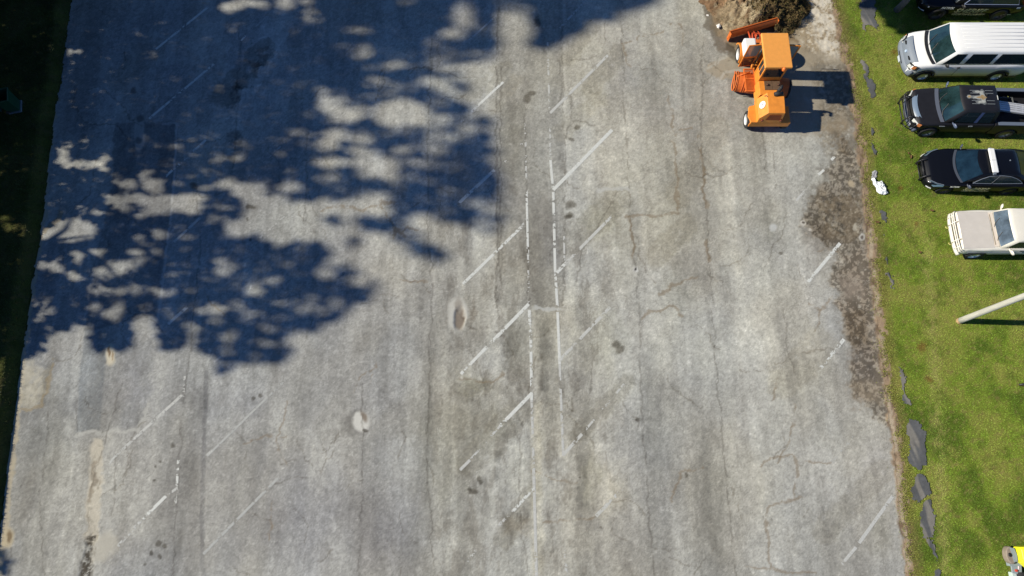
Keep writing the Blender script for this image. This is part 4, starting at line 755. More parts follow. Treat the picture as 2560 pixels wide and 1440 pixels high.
# ------------------------------------------------------------------ sheriff SUV at the top edge
def suv():
    t = thing('patrol_suv', (19.78, 23.18, .02), R(-.6), 'black patrol SUV parked in tree shade beside the white van', 'police car')
    ar = [(.93, .44), (3.92, .44)]; L = 5.0
    body = car_body(t, BLACKCAR, [(0, .62), (.06, .76), (.2, .87), (.5, .95), (1, .985), (4.4, .985), (4.8, .94), (5.0, .85)], [(0, .66), (.06, .84), (.2, .92), (.6, .96), (1.3, 1.0), (4.7, 1.02), (5.0, .92)], [(0, .02), (.3, .05), (1, .07), (1.5, .03), (5, .02)], [(0, .42), (.4, .36), (4.6, .38), (5, .48)], ar, stations(L, ar))
    cab = Cabin(1.45, 4.86, .90, 1.0, 2.0, 4.6, .66, 1.72, .18, .05)
    cab.shell(t, BLACKCAR, 'roof'); cab.windscreen(t, GLASSB); cab.rearglass(t, GLASS)
    trim = mat('window_trim_chrome', A(150, 160, 190), rough=.4)
    for sg in (-1, 1):
        cab.window(t, GLASS, sg, 1.85, 4.45, 2.25, 4.15, .06, .86, 'side_window', trim); mirror(t, 1.75, sg * .98, 1.06, sg, BLACKP, .16)
        for xw in (.93, 3.92): wheel(t, xw, sg * .87, .385, .25, sg, DARKMETAL)
        lamp(t, [(.02, sg * .62, .74), (.06, sg * .62, .80), (.30, sg * .90, .86), (.28, sg * .91, .80)], LENS)
        fl = MB(); fl.tube([(.02, sg * .62, .50), (.12, sg * .78, .52), (.22, sg * .86, .54)], .03, 8); fl.build('fog_lamp', LENS, t)
        tl = MB(); tl.box(4.86, 4.99, sg * .92 - .03, sg * .92 + .03, .82, 1.08); tl.build('tail_light', mat('red_lens', (.35, .03, .02), rough=.3), t)
    g = MB(); g.grid([[(x + .12 * q * q, q * .58, z) for q in np.linspace(-1, 1, 7)] for x, z in ((-.02, .52), (-.02, .68), (.03, .82))]); gr = g.build('grille', BLACKP, t, True)
    s_ = MB(); s_.tube([(-.03 + .12 * q * q, q * .56, .74) for q in np.linspace(-1, 1, 7)], .014, 6); s_.build('grille_strip', CHROME, gr)
    lettering('PATROL', .17, (.80, -1.03, .86), LETTERW, t, (R(80), 0, 0), .3); lettering('SHERIFF', .34, (1.58, -1.0, .60), LETTER, t, (R(88), 0, 0), .35, sx=1.25); lettering('WORTH COUNTY', .16, (1.56, -1.0, .40), LETTER, t, (R(90), 0, 0), .2, sx=1.2)
    em = MB(); em.box(4.45, 4.62, -.975, -.955, .84, .93); em.build('rear_badge', mat('badge_pale_blue', A(150, 160, 178), rough=.5), t, False, .008)
    h = MB(); h.box(4.1, 4.45, -.99, -.97, .44, .47); h.build('reflector', LETTER, t)
suv()

# ------------------------------------------------------------------ old white truck with tan hood
def old_truck():
    t = thing('old_truck', (19.24, 10.72, .02), R(0), 'old white truck with sun-bleached tan hood and brush guard', 'truck')
    ar = [(.86, .46), (3.6, .46)]; L = 4.8
    body = car_body(t, OFFWHITE, [(0, .86), (.06, .90), (.2, .93), (1, .95), (4.6, .95), (4.8, .93)], [(0, .95), (.03, 1.03), (.12, 1.06), (1.5, 1.10), (4.8, 1.10)], [(0, .01), (.3, .02), (1.3, .03), (1.6, .0), (4.8, .0)], [(0, .5), (.3, .46), (4.8, .48)], ar, stations(L, ar))
    cab = Cabin(1.52, 4.7, .86, 1.09, 1.82, 4.62, .74, 1.70, .05, .03)
    cab.shell(t, OFFWHITE, 'roof'); cab.windscreen(t, GLASSP, -.93, .93, .10, .92); wiper(t, cab, .12, .55); wiper(t, cab, -.62, -.25)
    h = MB(); h.grid([[(x, q, 1.085 + .028 * (1 - (q / .9) ** 2) + .014 * math.exp(-(q / .05) ** 2) + (x - .1) * .02 - (.03 if abs(q) > .82 else 0)) for q in np.linspace(-.86, .86, 35)] for x in np.linspace(-.005, 1.30, 9)]); h.build('hood', TAN, t, True)
    c = MB(); c.grid([[(x, q, 1.115 + .012 * k) for q in np.linspace(-.78, .78, 7)] for k, x in enumerate((1.30, 1.42, 1.5))]); co = c.build('cowl', mat('cowl_tan', A(226, 208, 190), rough=.6), t, True)
    v = MB(); v.box(1.345, 1.375, -.7, .7, 1.122, 1.128); v.build('cowl_vent', mat('cowl_vent_tan', A(150, 135, 112), rough=.8), co)
    for sg in (-1, 1):
        cab.window(t, GLASS, sg, 1.75, 2.55, 2.02, 2.55, .08, .84, 'front_window'); cab.window(t, GLASS, sg, 2.65, 4.5, 2.65, 4.45, .08, .84); mirror(t, 1.92, sg * .97, 1.14, sg, OFFWHITE, .2)
        for xw in (.86, 3.6): wheel(t, xw, sg * .83, .39, .26, sg, RIM)
        m_ = MB(); m_.box(.3, 4.7, sg * .955 - .012, sg * .955 + .012, .80, .85); m_.build('side_moulding', mat('moulding_grey', A(140, 142, 146), rough=.5), t, False, .006)
        hd = MB(); hd.box(2.42, 2.58, sg * .955 - .02, sg * .955 + .02, .98, 1.03); hd.build('door_handle', CHROME, t)
        lamp(t, [(-.005, sg * .60, .72), (-.005, sg * .60, .92), (-.005, sg * .82, .92), (-.005, sg * .82, .72)], LENS)
    g = MB(); g.box(-.02, .0, -.56, .56, .70, .96); gr = g.build('grille', mat('grille_cream', A(214, 198, 180), rough=.6), t)
    s_ = MB()
    for k in range(4): s_.box(-.026, -.018, -.54, .54, .74 + k * .055, .752 + k * .055)
    s_.build('grille_slot', mat('slot_brown', A(100, 88, 76), rough=.8), gr)
    bp = MB(); bp.loft([[(x + .10 * q ** 4, q * .95, z) for x, z in ((-.08, .46), (-.10, .52), (-.08, .63), (-.01, .64), (-.0, .46))] for q in np.linspace(-1, 1, 15)]); bp.build('bumper', OFFWHITE, t, True)
    bg_ = MB()
    for z in (.72, .88, 1.0): bg_.tube([(.0, -.89, z), (-.09, -.83, z), (-.12, -.4, z), (-.12, .4, z), (-.09, .83, z), (.0, .89, z)], .026, 8)
    for q in (-.40, .40): bg_.tube([(-.1, q, .5), (-.13, q, .72), (-.12, q, 1.0), (.0, q, 1.05)], .026, 8)
    for q in (-.72, .72): bg_.tube([(-.1, q * .98, .64), (-.1, q, 1.0)], .022, 8)
    bg_.build('brush_guard', OFFWHITE, t, True)
    for q in (-.46, .30):
        k = MB(); k.tube([(-.09, q, .52), (-.18, q, .50), (-.21, q + .05, .50), (-.18, q + .09, .5)], .022, 8); k.build('tow_hook', mat('hook_yellow', A(190, 180, 100), rough=.6), t, True)
old_truck()

# ------------------------------------------------------------------ road sweeper (orange)
def sweeper():
    t = thing('road_sweeper', (11.75, 18.0, .0), 0, 'orange road sweeper with blade, cab and open doors beside debris pile', 'road sweeper')
    b = MB(); b.box(-.34, .34, -1.85, 2.5, .52, .74); b.box(-.8, .8, -1.62, -1.48, .34, .50); b.box(-.8, .8, 1.88, 2.02, .34, .52); b.build('chassis', ORANGE2, t, False, .02)
    for sg in (-1, 1):
        wheel(t, sg * .82, -1.55, .40, .22, sg, WHITEPL, 'x'); wheel(t, sg * .86, 1.95, .42, .22, sg, WHITEPL, 'x')
    d = MB(); d.prism([(-.88, -1.95), (.95, -1.95), (.95, -1.08), (.55, -1.05), (-.55, -1.05), (-.90, -1.15)], .72, .80); d.box(.90, .95, -1.94, -1.1, .5, .72); d.box(-.9, .94, -1.955, -1.90, .48, .72); d.build('rear_fender', ORANGE, t, False, .015)
    d = MB(); d.prism([(-.99, -1.62), (-.88, -1.95), (-.60, -1.95), (-.60, -1.05), (-.88, -1.12)], .80, .86); d.build('fender_top', ORANGE, t, False, .02)
    for sg in (-1, 1):
        f = MB(); f.grid([[(sg * x, 1.95 + .53 * math.cos(a), .42 + .53 * math.sin(a)) for a in np.linspace(.1, math.pi - .1, 12)] for x in (.72, 1.02)]); f.grid([[(sg * 1.02, 1.95 + r_ * math.cos(a), .42 + r_ * math.sin(a)) for a in np.linspace(.1, math.pi - .1, 12)] for r_ in (.53, .47)]); f.build('front_fender', ORANGE, t, True)
    # engine hood with sloping left side and grille at the back
    h = MB(); h.loft([[(-.62, y0, .8), (.50, y0, .8), (.46, y1, z), (-.30, y1, z), (-.60, y1 * .5 + y0 * .5, 1.12)] for y0, y1, z in ((-1.95, -1.86, 1.50), (-1.3, -1.3, 1.58), (-.88, -.88, 1.60))]); ho = h.build('engine_hood', ORANGE, t, False, .025)
    g = MB(); g.add([(-.28, -1.935, 1.02), (.38, -1.945, 1.02), (.34, -1.893, 1.38), (-.20, -1.893, 1.38)], [(0, 1, 2, 3)]); go = g.build('grille', mat('grille_rust', A(150, 74, 30), rough=.8, noise=.5, nscale=60), ho)
    g = MB()
    for k in range(7): z = 1.05 + k * .05; y = -1.95 + (z - .8) * .128; g.box(-.26, .35, y - .004, y + .006, z, z + .012)
    g.build('grille_bar', ORANGE2, go)
    for q in (-.42, .42):
        l = MB(); l.lathe((q, -1.95, 1.0), 'y', [(-.02, .06), (.03, .06)], 14); l.build('tail_light', mat('tail_brown', A(130, 60, 30), rough=.5), ho, True)
    # emblem on the sloping side
    nrm = Vector((-.48, 0, .30)).normalized(); c = Vector((-.462, -1.35, 1.345)) + nrm * .012; ux = Vector((0, 1, 0)); uy = nrm.cross(ux)
    e = MB(); e.add([c + ux * .17 * math.cos(a) + uy * .17 * math.sin(a) for a in np.linspace(0, 2 * math.pi, 25)[:-1]], [tuple(range(24))]); eo = e.build('emblem', mat('emblem_white', (.8, .8, .78), rough=.6), ho)
    e = MB(); c2 = c + nrm * .004; e.add([c2 + ux * a + uy * b_ for a, b_ in ((-.05, -.01), (-.01, -.03), (.03, -.012), (.055, .02), (.02, .012), (0, .04), (-.02, .01))], [tuple(range(7))]); e.build('emblem_mark', mat('emblem_ink', (.05, .06, .12), rough=.6), eo)
    v = MB()
    for k in range(6): y = -.98 - k * .05; v.add([(-.60, y, 1.14), (-.60, y - .02, 1.14), (-.36, y - .02, 1.522), (-.36, y, 1.522)], [(0, 1, 2, 3)])
    lt = MB(); lt.tube([(-.40, -1.0, 1.50), (-.34, -1.02, 1.58), (-.30, -1.10, 1.60)], .015, 6); lt.build('hood_latch', DARKMETAL, ho)
    h2 = MB(); h2.frus((-.60, .50, -.86, -.10), .80, (-.52, .46, -.84, -.12), 1.36); h2o = h2.build('rear_housing', ORANGE, t, False, .02)
    p = MB(); p.box(-.28, .42, -.60, -.15, 1.365, 1.39); po = p.build('cover_plate', mat('brown_plate', A(104, 78, 56), rough=.8, noise=.3, nscale=5), h2o); p = MB(); p.box(.06, .068, -.6, -.15, 1.39, 1.394); p.build('plate_seam', SHADOWBOX, po)
    for x, y in ((-.16, -.36), (.34, -.36)):
        k = MB(); k.lathe((x, y, 1.39), 'z', [(0, .05), (.07, .045), (.08, .01)], 12); k.build('filler_cap', mat('cap_brown', A(90, 56, 40), rough=.7), h2o, True)
    # exhaust
    x = MB(); x.tube([(.24, -.80, 1.35), (.24, -.80, 1.95), (.20, -.86, 2.08), (.10, -1.02, 2.12)], .055, 12); x.tube([(.24, -.80, 1.45), (.24, -.80, 1.85)], .085, 12); x.tube([(.0, -1.0, 1.66), (.36, -.96, 1.66)], .09, 12); x.build('exhaust_pipe', mat('sooty_steel', (.018, .018, .02), rough=.7), t, True)
    # cab
    X0, X1, Y0, Y1, Z0, Z1 = -.50, .42, -.08, 1.36, .80, 2.56
    c = MB()
    def wall(p0, p1, z0, z1, th=.05):
        a, b_ = Vector((*p0, 0)), Vector((*p1, 0)); d_ = (b_ - a).normalized(); n_ = Vector((-d_.y, d_.x, 0)); M_ = Matrix.Translation(a) @ Matrix((d_, n_, Vector((0, 0, 1)))).transposed().to_4x4(); c.box(0, (b_ - a).length, -th / 2, th / 2, z0, z1, M_)
    for (x_, y_) in ((X0, Y0), (X1, Y0), (X0, Y1), (X1, Y1), (X0, .52), (X1, .52)): c.box(x_ - .035, x_ + .035, y_ - .035, y_ + .035, Z0, Z1)
    wall((X0 + .035, Y0), (X1 - .035, Y0), Z0, 1.62, .04); wall((X0 + .035, Y0), (X1 - .035, Y0), 2.44, Z1, .04); wall((X0 + .035, Y1), (X1 - .035, Y1), Z0, 1.4, .04); wall((X0 + .035, Y1), (X1 - .035, Y1), 2.46, Z1, .04)
    for x_ in (X0, X1): wall((x_, Y0 + .035), (x_, .485), Z0, 1.50, .04); wall((x_, Y0 + .035), (x_, .485), 2.40, Z1, .04); wall((x_, .21), (x_, .27), 1.50, 2.40, .04); wall((x_, .555), (x_, Y1 - .035), 2.46, Z1, .04)
    c.box(X0 + .02, X1 - .02, Y0 + .02, Y1 - .02, Z0, Z0 + .04); co = c.build('cab', ORANGE, t, False, .012)
    r = MB(); r.box(-.70, .50, -.33, 1.44, 2.56, 2.70); r.build('cab_roof', mat('pale_orange_paint', A(244, 162, 76), rough=.55, noise=.06, nscale=6), co, False, .03)  # cab roof a paler orange than the walls
    w = MB(); w.box(X0 + .04, X1 - .04, Y0 - .006, Y0 + .006, 1.62, 2.44); w.build('rear_window', GLASS, co)
    w = MB(); w.box(X0 + .04, X1 - .04, Y1 - .006, Y1 + .006, 1.40, 2.46); w.build('front_window', GLASSV, co)
    for x_ in (X0, X1):
        for y0, y1 in ((Y0 + .04, .205), (.275, .48)):
            w = MB(); w.box(x_ - .006, x_ + .006, y0, y1, 1.50, 2.40); w.build('side_window', GLASSV, co)
    for x_ in (X0, X1):
        w = MB(); w.box(x_ - .006, x_ + .006, .90, Y1 - .04, 1.0, 2.44); w.build('corner_window', GLASSV, co)  # corner glass, added opaque to keep sun from passing through the cab
    s_ = MB(); s_.box(-.30, .20, .10, .55, .9, 1.25); s_.box(-.30, .20, .02, .12, 1.25, 1.8); s_.build('seat', BLACKP, co, False, .04)
    s_ = MB(); s_.tube([(-.04, 1.2, 1.0), (-.04, 1.0, 1.55)], .03, 8); s_.tube([(-.04 + .19 * math.cos(a), .98 + .06 * math.sin(a), 1.56 + .18 * math.sin(a)) for a in np.linspace(0, 2 * math.pi, 17)], .014, 6); s_.build('steering_wheel', BLACKP, co, True)
    for sg, xh in ((-1, X0 - .035), (1, X1 + .035)):
        W_ = .66; A_ = Matrix.Translation((xh, 1.04 if sg < 0 else 1.02, 0)) @ Matrix.Rotation(R(6) * sg * -1, 4, 'Z')
        f = MB()
        for q in ((0, .06), (W_ - .06, W_)): a, b_ = sorted((sg * q[0], sg * q[1])); f.box(a, b_, -.02, .02, .86, 2.44, A_)
        for z0, z1 in ((.86, .92), (1.50, 1.60), (2.38, 2.44)): a, b_ = sorted((sg * .06, sg * (W_ - .06))); f.box(a, b_, -.02, .02, z0, z1, A_)
        fo = f.build('door', ORANGE, co, False, .008); a, b_ = sorted((sg * .06, sg * (W_ - .06)))
        w = MB(); w.box(a, b_, -.005, .005, 1.60, 2.38, A_); w.build('upper_pane', mat('door_glass', (.30, .36, .33), rough=.05, spec=.9), fo)
        w = MB(); w.box(a, b_, -.005, .005, .92, 1.50, A_); w.build('lower_pane', mat('door_glass_low', (.10, .07, .045), rough=.08, spec=.8), fo)  # brownish reflection put into the lower pane's colour
    be = MB(); be.lathe((.14, -.36, 2.52), 'z', [(0, .07), (.05, .085), (.12, .08), (.17, .05), (.18, .01)], 16); be.build('beacon', mat('beacon_orange', (.75, .18, .03), rough=.3), co, True)
    tk = MB(); tk.box(-.98, -.42, 1.36, 2.16, .98, 1.40); tk.build('water_tank', WHITEPL, t, False, .07)
    # broom
    a0, a1 = Vector((-1.27, .42, .47)), Vector((1.2, .02, .47)); d_ = (a1 - a0).normalized()
    br = MB(); n_ = 44; rings = []
    for k in range(n_ + 1):
        p_ = a0 + (a1 - a0) * k / n_; side = Vector((-d_.y, d_.x, 0)); rings.append([p_ + (side * math.cos(q) + Vector((0, 0, 1)) * math.sin(q)) * (.40 + .03 * ((k * 7 + i * 5) % 4) / 3) for i, q in enumerate([2 * math.pi * j / 28 for j in range(28)])])
    br.loft(rings); bo = br.build('broom', mat('bristles', (.035, .03, .022), rough=.9, noise=.5, nscale=40), t)
    sh = MB(); side = Vector((-d_.y, d_.x, 0)); up = Vector((0, 0, 1))
    sh.grid([[a0 + d_ * s_ + (side * math.cos(q) + up * math.sin(q)) * .47 for q in np.linspace(-.2, math.pi + .2, 16)] for s_ in (.03, .5, 1.2, 2.38)])
    for s_ in (.03, .30, .40): sh.tube([a0 + d_ * s_ + (side * math.cos(q) + up * math.sin(q)) * .48 for q in np.linspace(-.2, math.pi + .2, 16)], .018, 6)
    sh.build('broom_hood', ORANGE2, t, True)
    ec = MB(); ring_ = [a0 + d_ * .0 + (side * math.cos(q) + up * math.sin(q)) * .38 for q in np.linspace(0, 2 * math.pi, 25)[:-1]]; ec.add(ring_, [tuple(range(24))]); ec.build('broom_end', mat('packed_debris', A(120, 92, 62), rough=.95, noise=.6, nscale=14), bo)
    en = MB(); en.tube([a0 - d_ * .02 + (side * math.cos(q) + up * math.sin(q)) * .40 for q in np.linspace(0, 2 * math.pi, 24)], .03, 6); en.tube([a0 - d_ * .03 - side * .4, a0 - d_ * .05 + side * .5 + up * .1], .035, 6); en.tube([a0 - d_ * .03 + up * .42, a0 + d_ * .5 + up * .62 + side * .2], .03, 6); en.tube([a0 - d_ * .05, a0 + d_ * .14], .07, 10); en.build('broom_end_frame', ORANGE2, t, True)
    # step grate on the left
    st = MB(); x0, x1, y0, y1, z = -1.0, -.50, -.42, .78, .98
    st.box(x0, x0 + .05, y0, y1, z - .05, z + .01); st.box(x1 - .05, x1, y0, y1, z - .05, z + .01); st.box(x0 + .05, x1 - .05, y0, y0 + .05, z - .05, z + .01); st.box(x0 + .05, x1 - .05, y1 - .05, y1, z - .05, z + .01); st.box(x0 + .05, x1 - .05, .24, .29, z - .05, z + .01)
    for k in range(15):
        y = y0 + .08 + k * .044; st.box(x0 + .05, x1 - .05, y, y + .018, z - .03, z + .004, )
    for k in range(7): y = .33 + k * .055; st.box(x0 + .05, x1 - .05, y, y + .018, z - .03, z + .003)
    st.box(x0 + .1, x0 + .16, -.2, -.14, .55, z - .05); st.box(x1 - .14, x1 - .08, .5, .56, .55, z - .05); st.build('step_grate', ORANGE2, t)
    rl = MB(); rl.tube([(-.62, .80, .95), (-.58, 1.05, 1.15), (-.58, 1.25, .9)], .05, 8); rl.build('side_rail', ORANGE, t, True)
    # blade and its arms
    bc = Vector((-.08, 3.36, .0)); ang = R(18); B_ = Matrix.Translation(bc) @ Matrix.Rotation(ang, 4, 'Z')
    bl = MB(); sec = [(.10 * math.cos(q * 1.2) - .05, .08 + .72 * k / 8) for k, q in enumerate(np.linspace(-1, 1, 9))]
    sec = [(.14 * (2 * (z_ - .08) / .72 - 1) ** 2, .06 + (z_ - .08) * .78) for _, z_ in sec]
    bl.loft([[B_ @ Vector((x_, y_, z_)) for y_, z_ in sec] + [B_ @ Vector((x_, y_ - .035, z_)) for y_, z_ in sec[::-1]] for x_ in np.linspace(-1.25, 1.25, 3)])
    for x_ in (-1.25, 1.235): bl.box(x_ - .0, x_ + .02, -.06, .13, .06, .62, B_)
    bl.tube([B_ @ Vector((-1.25, .12, .62)), B_ @ Vector((1.25, .12, .62))], .03, 6)
    bl.build('plough_blade', ORANGE2, t)
    am = MB()
    for q in (-.36, -.08): am.tube([(q, 2.35, .62), (q - .02, 2.8, .62), (q, 3.18, .46)], .045, 8)
    am.tube([(-.36, 2.42, .85), (-.36, 2.75, .9), (.0, 2.75, .9), (.0, 2.42, .85)], .05, 8); am.tube([(-.20, 2.55, 1.0), (-.16, 3.1, .6)], .03, 8); am.tube([(.02, 2.55, 1.0), (.04, 3.1, .6)], .03, 8); am.build('lift_arm', mat('red_orange_paint', A(196, 74, 32), rough=.6, noise=.15, nscale=8), t, True)
    mo = MB(); mo.lathe((.55, 2.72, .8), 'x', [(-.2, .14), (.2, .14)], 16); mo.tube([(.5, 2.6, .9), (.75, 2.85, 1.0), (.9, 2.6, .85)], .03, 8); mo.build('hydraulic_motor', BLACKP, t, True)
    fr = MB(); fr.box(-.30, .42, 1.40, 2.35, .74, 1.02); fr.build('front_deck', ORANGE2, t, False, .02)
    hs = MB(); hs.tube([(.45, 1.5, 2.2), (.62, 1.52, 2.3), (.62, 1.52, 1.7)], .015, 6); hs.build('mirror_arm', DARKMETAL, t)
sweeper()

# ------------------------------------------------------------------ debris pile in front of the blade
def pile():
    cx, cy = P(1895, 12); rx, ry = 2.6, 2.8
    xs = np.arange(cx - 3.0, cx + 2.9, .045); ys = np.arange(cy - 2.3, cy + 3.4, .045); X, Y = np.meshgrid(xs, ys)
    d = np.hypot((X - cx) / rx, (Y - cy - .6) / ry) + (fbm(X * .9, Y * .9, 201, 3) - .5) * .5
    n = fbm(X * 1.6, Y * 1.6, 202, 5, .65); n2 = fbm(X * 6, Y * 6, 203, 3, .7)
    k = sm(1.1, .35, d); Z = k * (.25 + 1.0 * n + .55 * (n2 - .5) + .5 * np.abs(fbm(X * 2.6, Y * 2.6, 207, 3) - .5)) - .02; bl = (Y - 21.36) - math.tan(R(18)) * (X - 11.67); Z = Z * np.where(X < 12.75, sm(-.02, .5, bl - .05), sm(-.9, -.1, bl)); keep = Z > .015
    right = sm(cx - .7, cx + .3, X)
    col = np.array(A(142, 122, 96))[None, None] * (1 - right[..., None]) + np.array(A(100, 82, 56))[None, None] * right[..., None]
    m = sm(.5, .66, fbm(X * 1.3, Y * 1.3, 204, 3))[..., None] * (1 - right[..., None]); col = col * (1 - m * .8) + np.array(A(136, 102, 74)) * m * .7
    col = col * (.55 + .9 * n2[..., None]); s_ = sm(.56, .68, fbm(X * 3, Y * 3, 205, 3))[..., None] * (1 - right[..., None]); col = col * (1 - s_ * .6) + np.array(A(186, 168, 138)) * s_ * .6
    idn = np.arange(X.size).reshape(X.shape); q = keep[:-1, :-1] & keep[1:, 1:] & keep[:-1, 1:] & keep[1:, :-1]
    f = np.stack([idn[:-1, :-1], idn[:-1, 1:], idn[1:, 1:], idn[1:, :-1]], -1)[q]; used = np.unique(f); re = np.full(X.size, -1); re[used] = np.arange(len(used))
    V = np.stack([X, Y, Z], -1).reshape(-1, 3)[used]
    t = thing('debris_pile', (0, 0, 0), 0, 'heap of swept dirt and dry plant debris against the sweeper blade', 'debris pile')
    np_mesh('soil_heap', V, re[f], mat('heap_soil', (.2, .15, .1), rough=.95, attr='Col', noise=.3, nscale=20, spec=.2, bump=.6), col.reshape(-1, 3)[used], True, t)
    # tangle of dry stems and leaves
    N = 70000; i = RNG.integers(0, len(V), N); pv = V[i]; w = sm(cx - 1.2, cx + .5, pv[:, 0]) * .95 + .05; pv = pv[RNG.random(N) < w]; n_ = len(pv)
    a = RNG.uniform(0, 2 * np.pi, n_); e = RNG.uniform(-.2, 1.3, n_); L = RNG.uniform(.03, .09, n_); dv = np.stack([np.cos(a) * np.cos(e), np.sin(a) * np.cos(e), np.sin(e)], -1); sd = np.cross(dv, RNG.normal(size=(n_, 3))); sd /= np.linalg.norm(sd, axis=1)[:, None] + 1e-9
    clump = fbm(pv[:, 0] * 2.6, pv[:, 1] * 2.6, 210, 3); lift = (np.clip(clump - .38, 0, .4) * 1.3)[:, None] * np.array((0, 0, 1)) * RNG.random((n_, 1))
    c0 = pv + lift; V2 = np.stack([c0 - sd * .013, c0 + sd * .013, c0 + dv * L[:, None]], 1).reshape(-1, 3)
    cl = np.where(RNG.random((n_, 1)) < .16, np.array([A(92, 98, 46)]), np.array([A(140, 116, 78)])) * RNG.uniform(.35, 1.25, (n_, 1))
    o = np_mesh('dry_stems', V2, np.arange(3 * n_).reshape(-1, 3), mat('dry_stem', (.2, .16, .08), rough=.8, attr='Col', spec=.2), np.repeat(cl, 3, 0), False, t); o['kind'] = 'stuff'
pile()

# ------------------------------------------------------------------ utility pole
def pole():
    x, y = P(2397, 803); mb = MB(); n = 12
    mb.tube([(x + .05 * math.sin(k / n * 2.4), y + .04 * math.sin(k / n * 2.0), -.2 + 9.4 * k / n) for k in range(n + 1)], [.128 - .03 * k / n for k in range(n + 1)], 20)
    m = mat('weathered_pole_wood', A(192, 186, 172), rough=.9, noise=.22, nscale=5, bump=.3, stretch=(6, 6, .5)); o = mb.build('utility_pole', m, None, True); tag(o, 'weathered pale wooden utility pole standing on the grass', 'utility pole')
    c = MB(); c.tube([(x, y, -.02), (x, y, .10), (x, y, .16)], [.136, .134, .131], 20, False); c.build('pole_butt', mat('stained_wood', A(186, 152, 110), rough=.9, noise=.3, nscale=10), o, True)
pole()

# ------------------------------------------------------------------ plastic sheet, paper scraps, leaves
def crumple(name, poly, h, m, label, cat, st=.03, seed=1, z=.05):
    xs_ = [P(*p)[0] for p in poly]; ys_ = [P(*p)[1] for p in poly]; g = list(zip(xs_, ys_))
    X, Y = np.meshgrid(np.arange(min(xs_) - .1, max(xs_) + .1, st), np.arange(min(ys_) - .1, max(ys_) + .1, st))
    nx = X + (fbm(X * 6, Y * 6, seed, 3) - .5) * .12; ny = Y + (fbm(X * 6, Y * 6, seed + 1, 3) - .5) * .12; sd = poly_sd(nx, ny, g); K = sd < 0
    r = np.abs(fbm(X * 5, Y * 5, seed + 2, 4, .7) - .5) * 2; Z = z + h * np.clip(-sd * 6, 0, 1) * (1.1 - r * 2.2)
    idn = np.arange(X.size).reshape(X.shape); q = K[:-1, :-1] & K[1:, 1:] & K[:-1, 1:] & K[1:, :-1]; f = np.stack([idn[:-1, :-1], idn[:-1, 1:], idn[1:, 1:], idn[1:, :-1]], -1)[q]
    used = np.unique(f); re = np.full(X.size, -1); re[used] = np.arange(len(used)); o = np_mesh(name, np.stack([X, Y, Z], -1).reshape(-1, 3)[used], re[f], m, None, False)
    return tag(o, label, cat)
PLA = mat('white_plastic_film', (.78, .80, .82), rough=.35, noise=.12, nscale=10); PAP = mat('white_paper', (.78, .76, .72), rough=.8)
crumple('plastic_sheet', [(2174, 448), (2182, 443), (2190, 455), (2204, 455), (2212, 466), (2219, 485), (2210, 489), (2190, 484), (2184, 468)], .16, PLA, 'crumpled white plastic sheet lying on the grass edge', 'plastic sheet', .025, 301, .08)
crumple('plastic_bag', [(2175, 446), (2178, 430), (2186, 424), (2192, 430), (2190, 444), (2182, 448)], .06, mat('grey_film', (.36, .36, .37), rough=.3, noise=.3, nscale=12), 'greyish clear plastic scrap above the white plastic sheet', 'plastic scrap', .025, 305, .06)
crumple('paper_scrap', [(1788, 65), (1797, 62), (1801, 70), (1795, 76), (1789, 72)], .08, PAP, 'crumpled white paper at the foot of the debris pile', 'paper scrap', .02, 311, .1)
crumple('paper_scrap', [(1765, 37), (1771, 37), (1772, 42), (1766, 42)], .04, PAP, 'smallest white paper scrap, on asphalt left of debris pile', 'paper scrap', .015, 315, .02)
LEAF = mat('brown_leaf', A(112, 80, 48), rough=.8)
def leaf(px, py, s, lab):
    x, y = P(px, py); a = random.uniform(0, 6.28); mb = MB(); c, n = math.cos(a), math.sin(a); z = .10
    pts = [(-.5, 0, 0), (-.2, .22, .03), (.2, .2, .04), (.5, 0, .01), (.2, -.2, .05), (-.2, -.22, .02)]; mb.add([(x + (p * c - q * n) * s, y + (p * n + q * c) * s, z + r * s) for p, q, r in pts] + [(x, y, z - .01)], [(i, (i + 1) % 6, 6) for i in range(6)])
    tag(mb.build('fallen_leaf', LEAF), lab, 'leaf', 'brown leaves fallen on the grass')
for px, py, s, lab in [(2274, 394, .22, 'brown leaf on grass left of the patrol sedan'), (2268, 385, .14, 'small brown leaf left of the patrol sedan push bar'), (2327, 528, .2, 'brown leaf on grass left of the old white truck'), (2297, 632, .18, 'brown leaf on grass below the old white truck corner'), (2191, 557, .22, 'orange-brown leaf at the dirt strip edge beside old asphalt'), (2305, 555, .12, 'tiny brown leaf between plastic sheet and old white truck')]:
    leaf(px, py, s, lab)

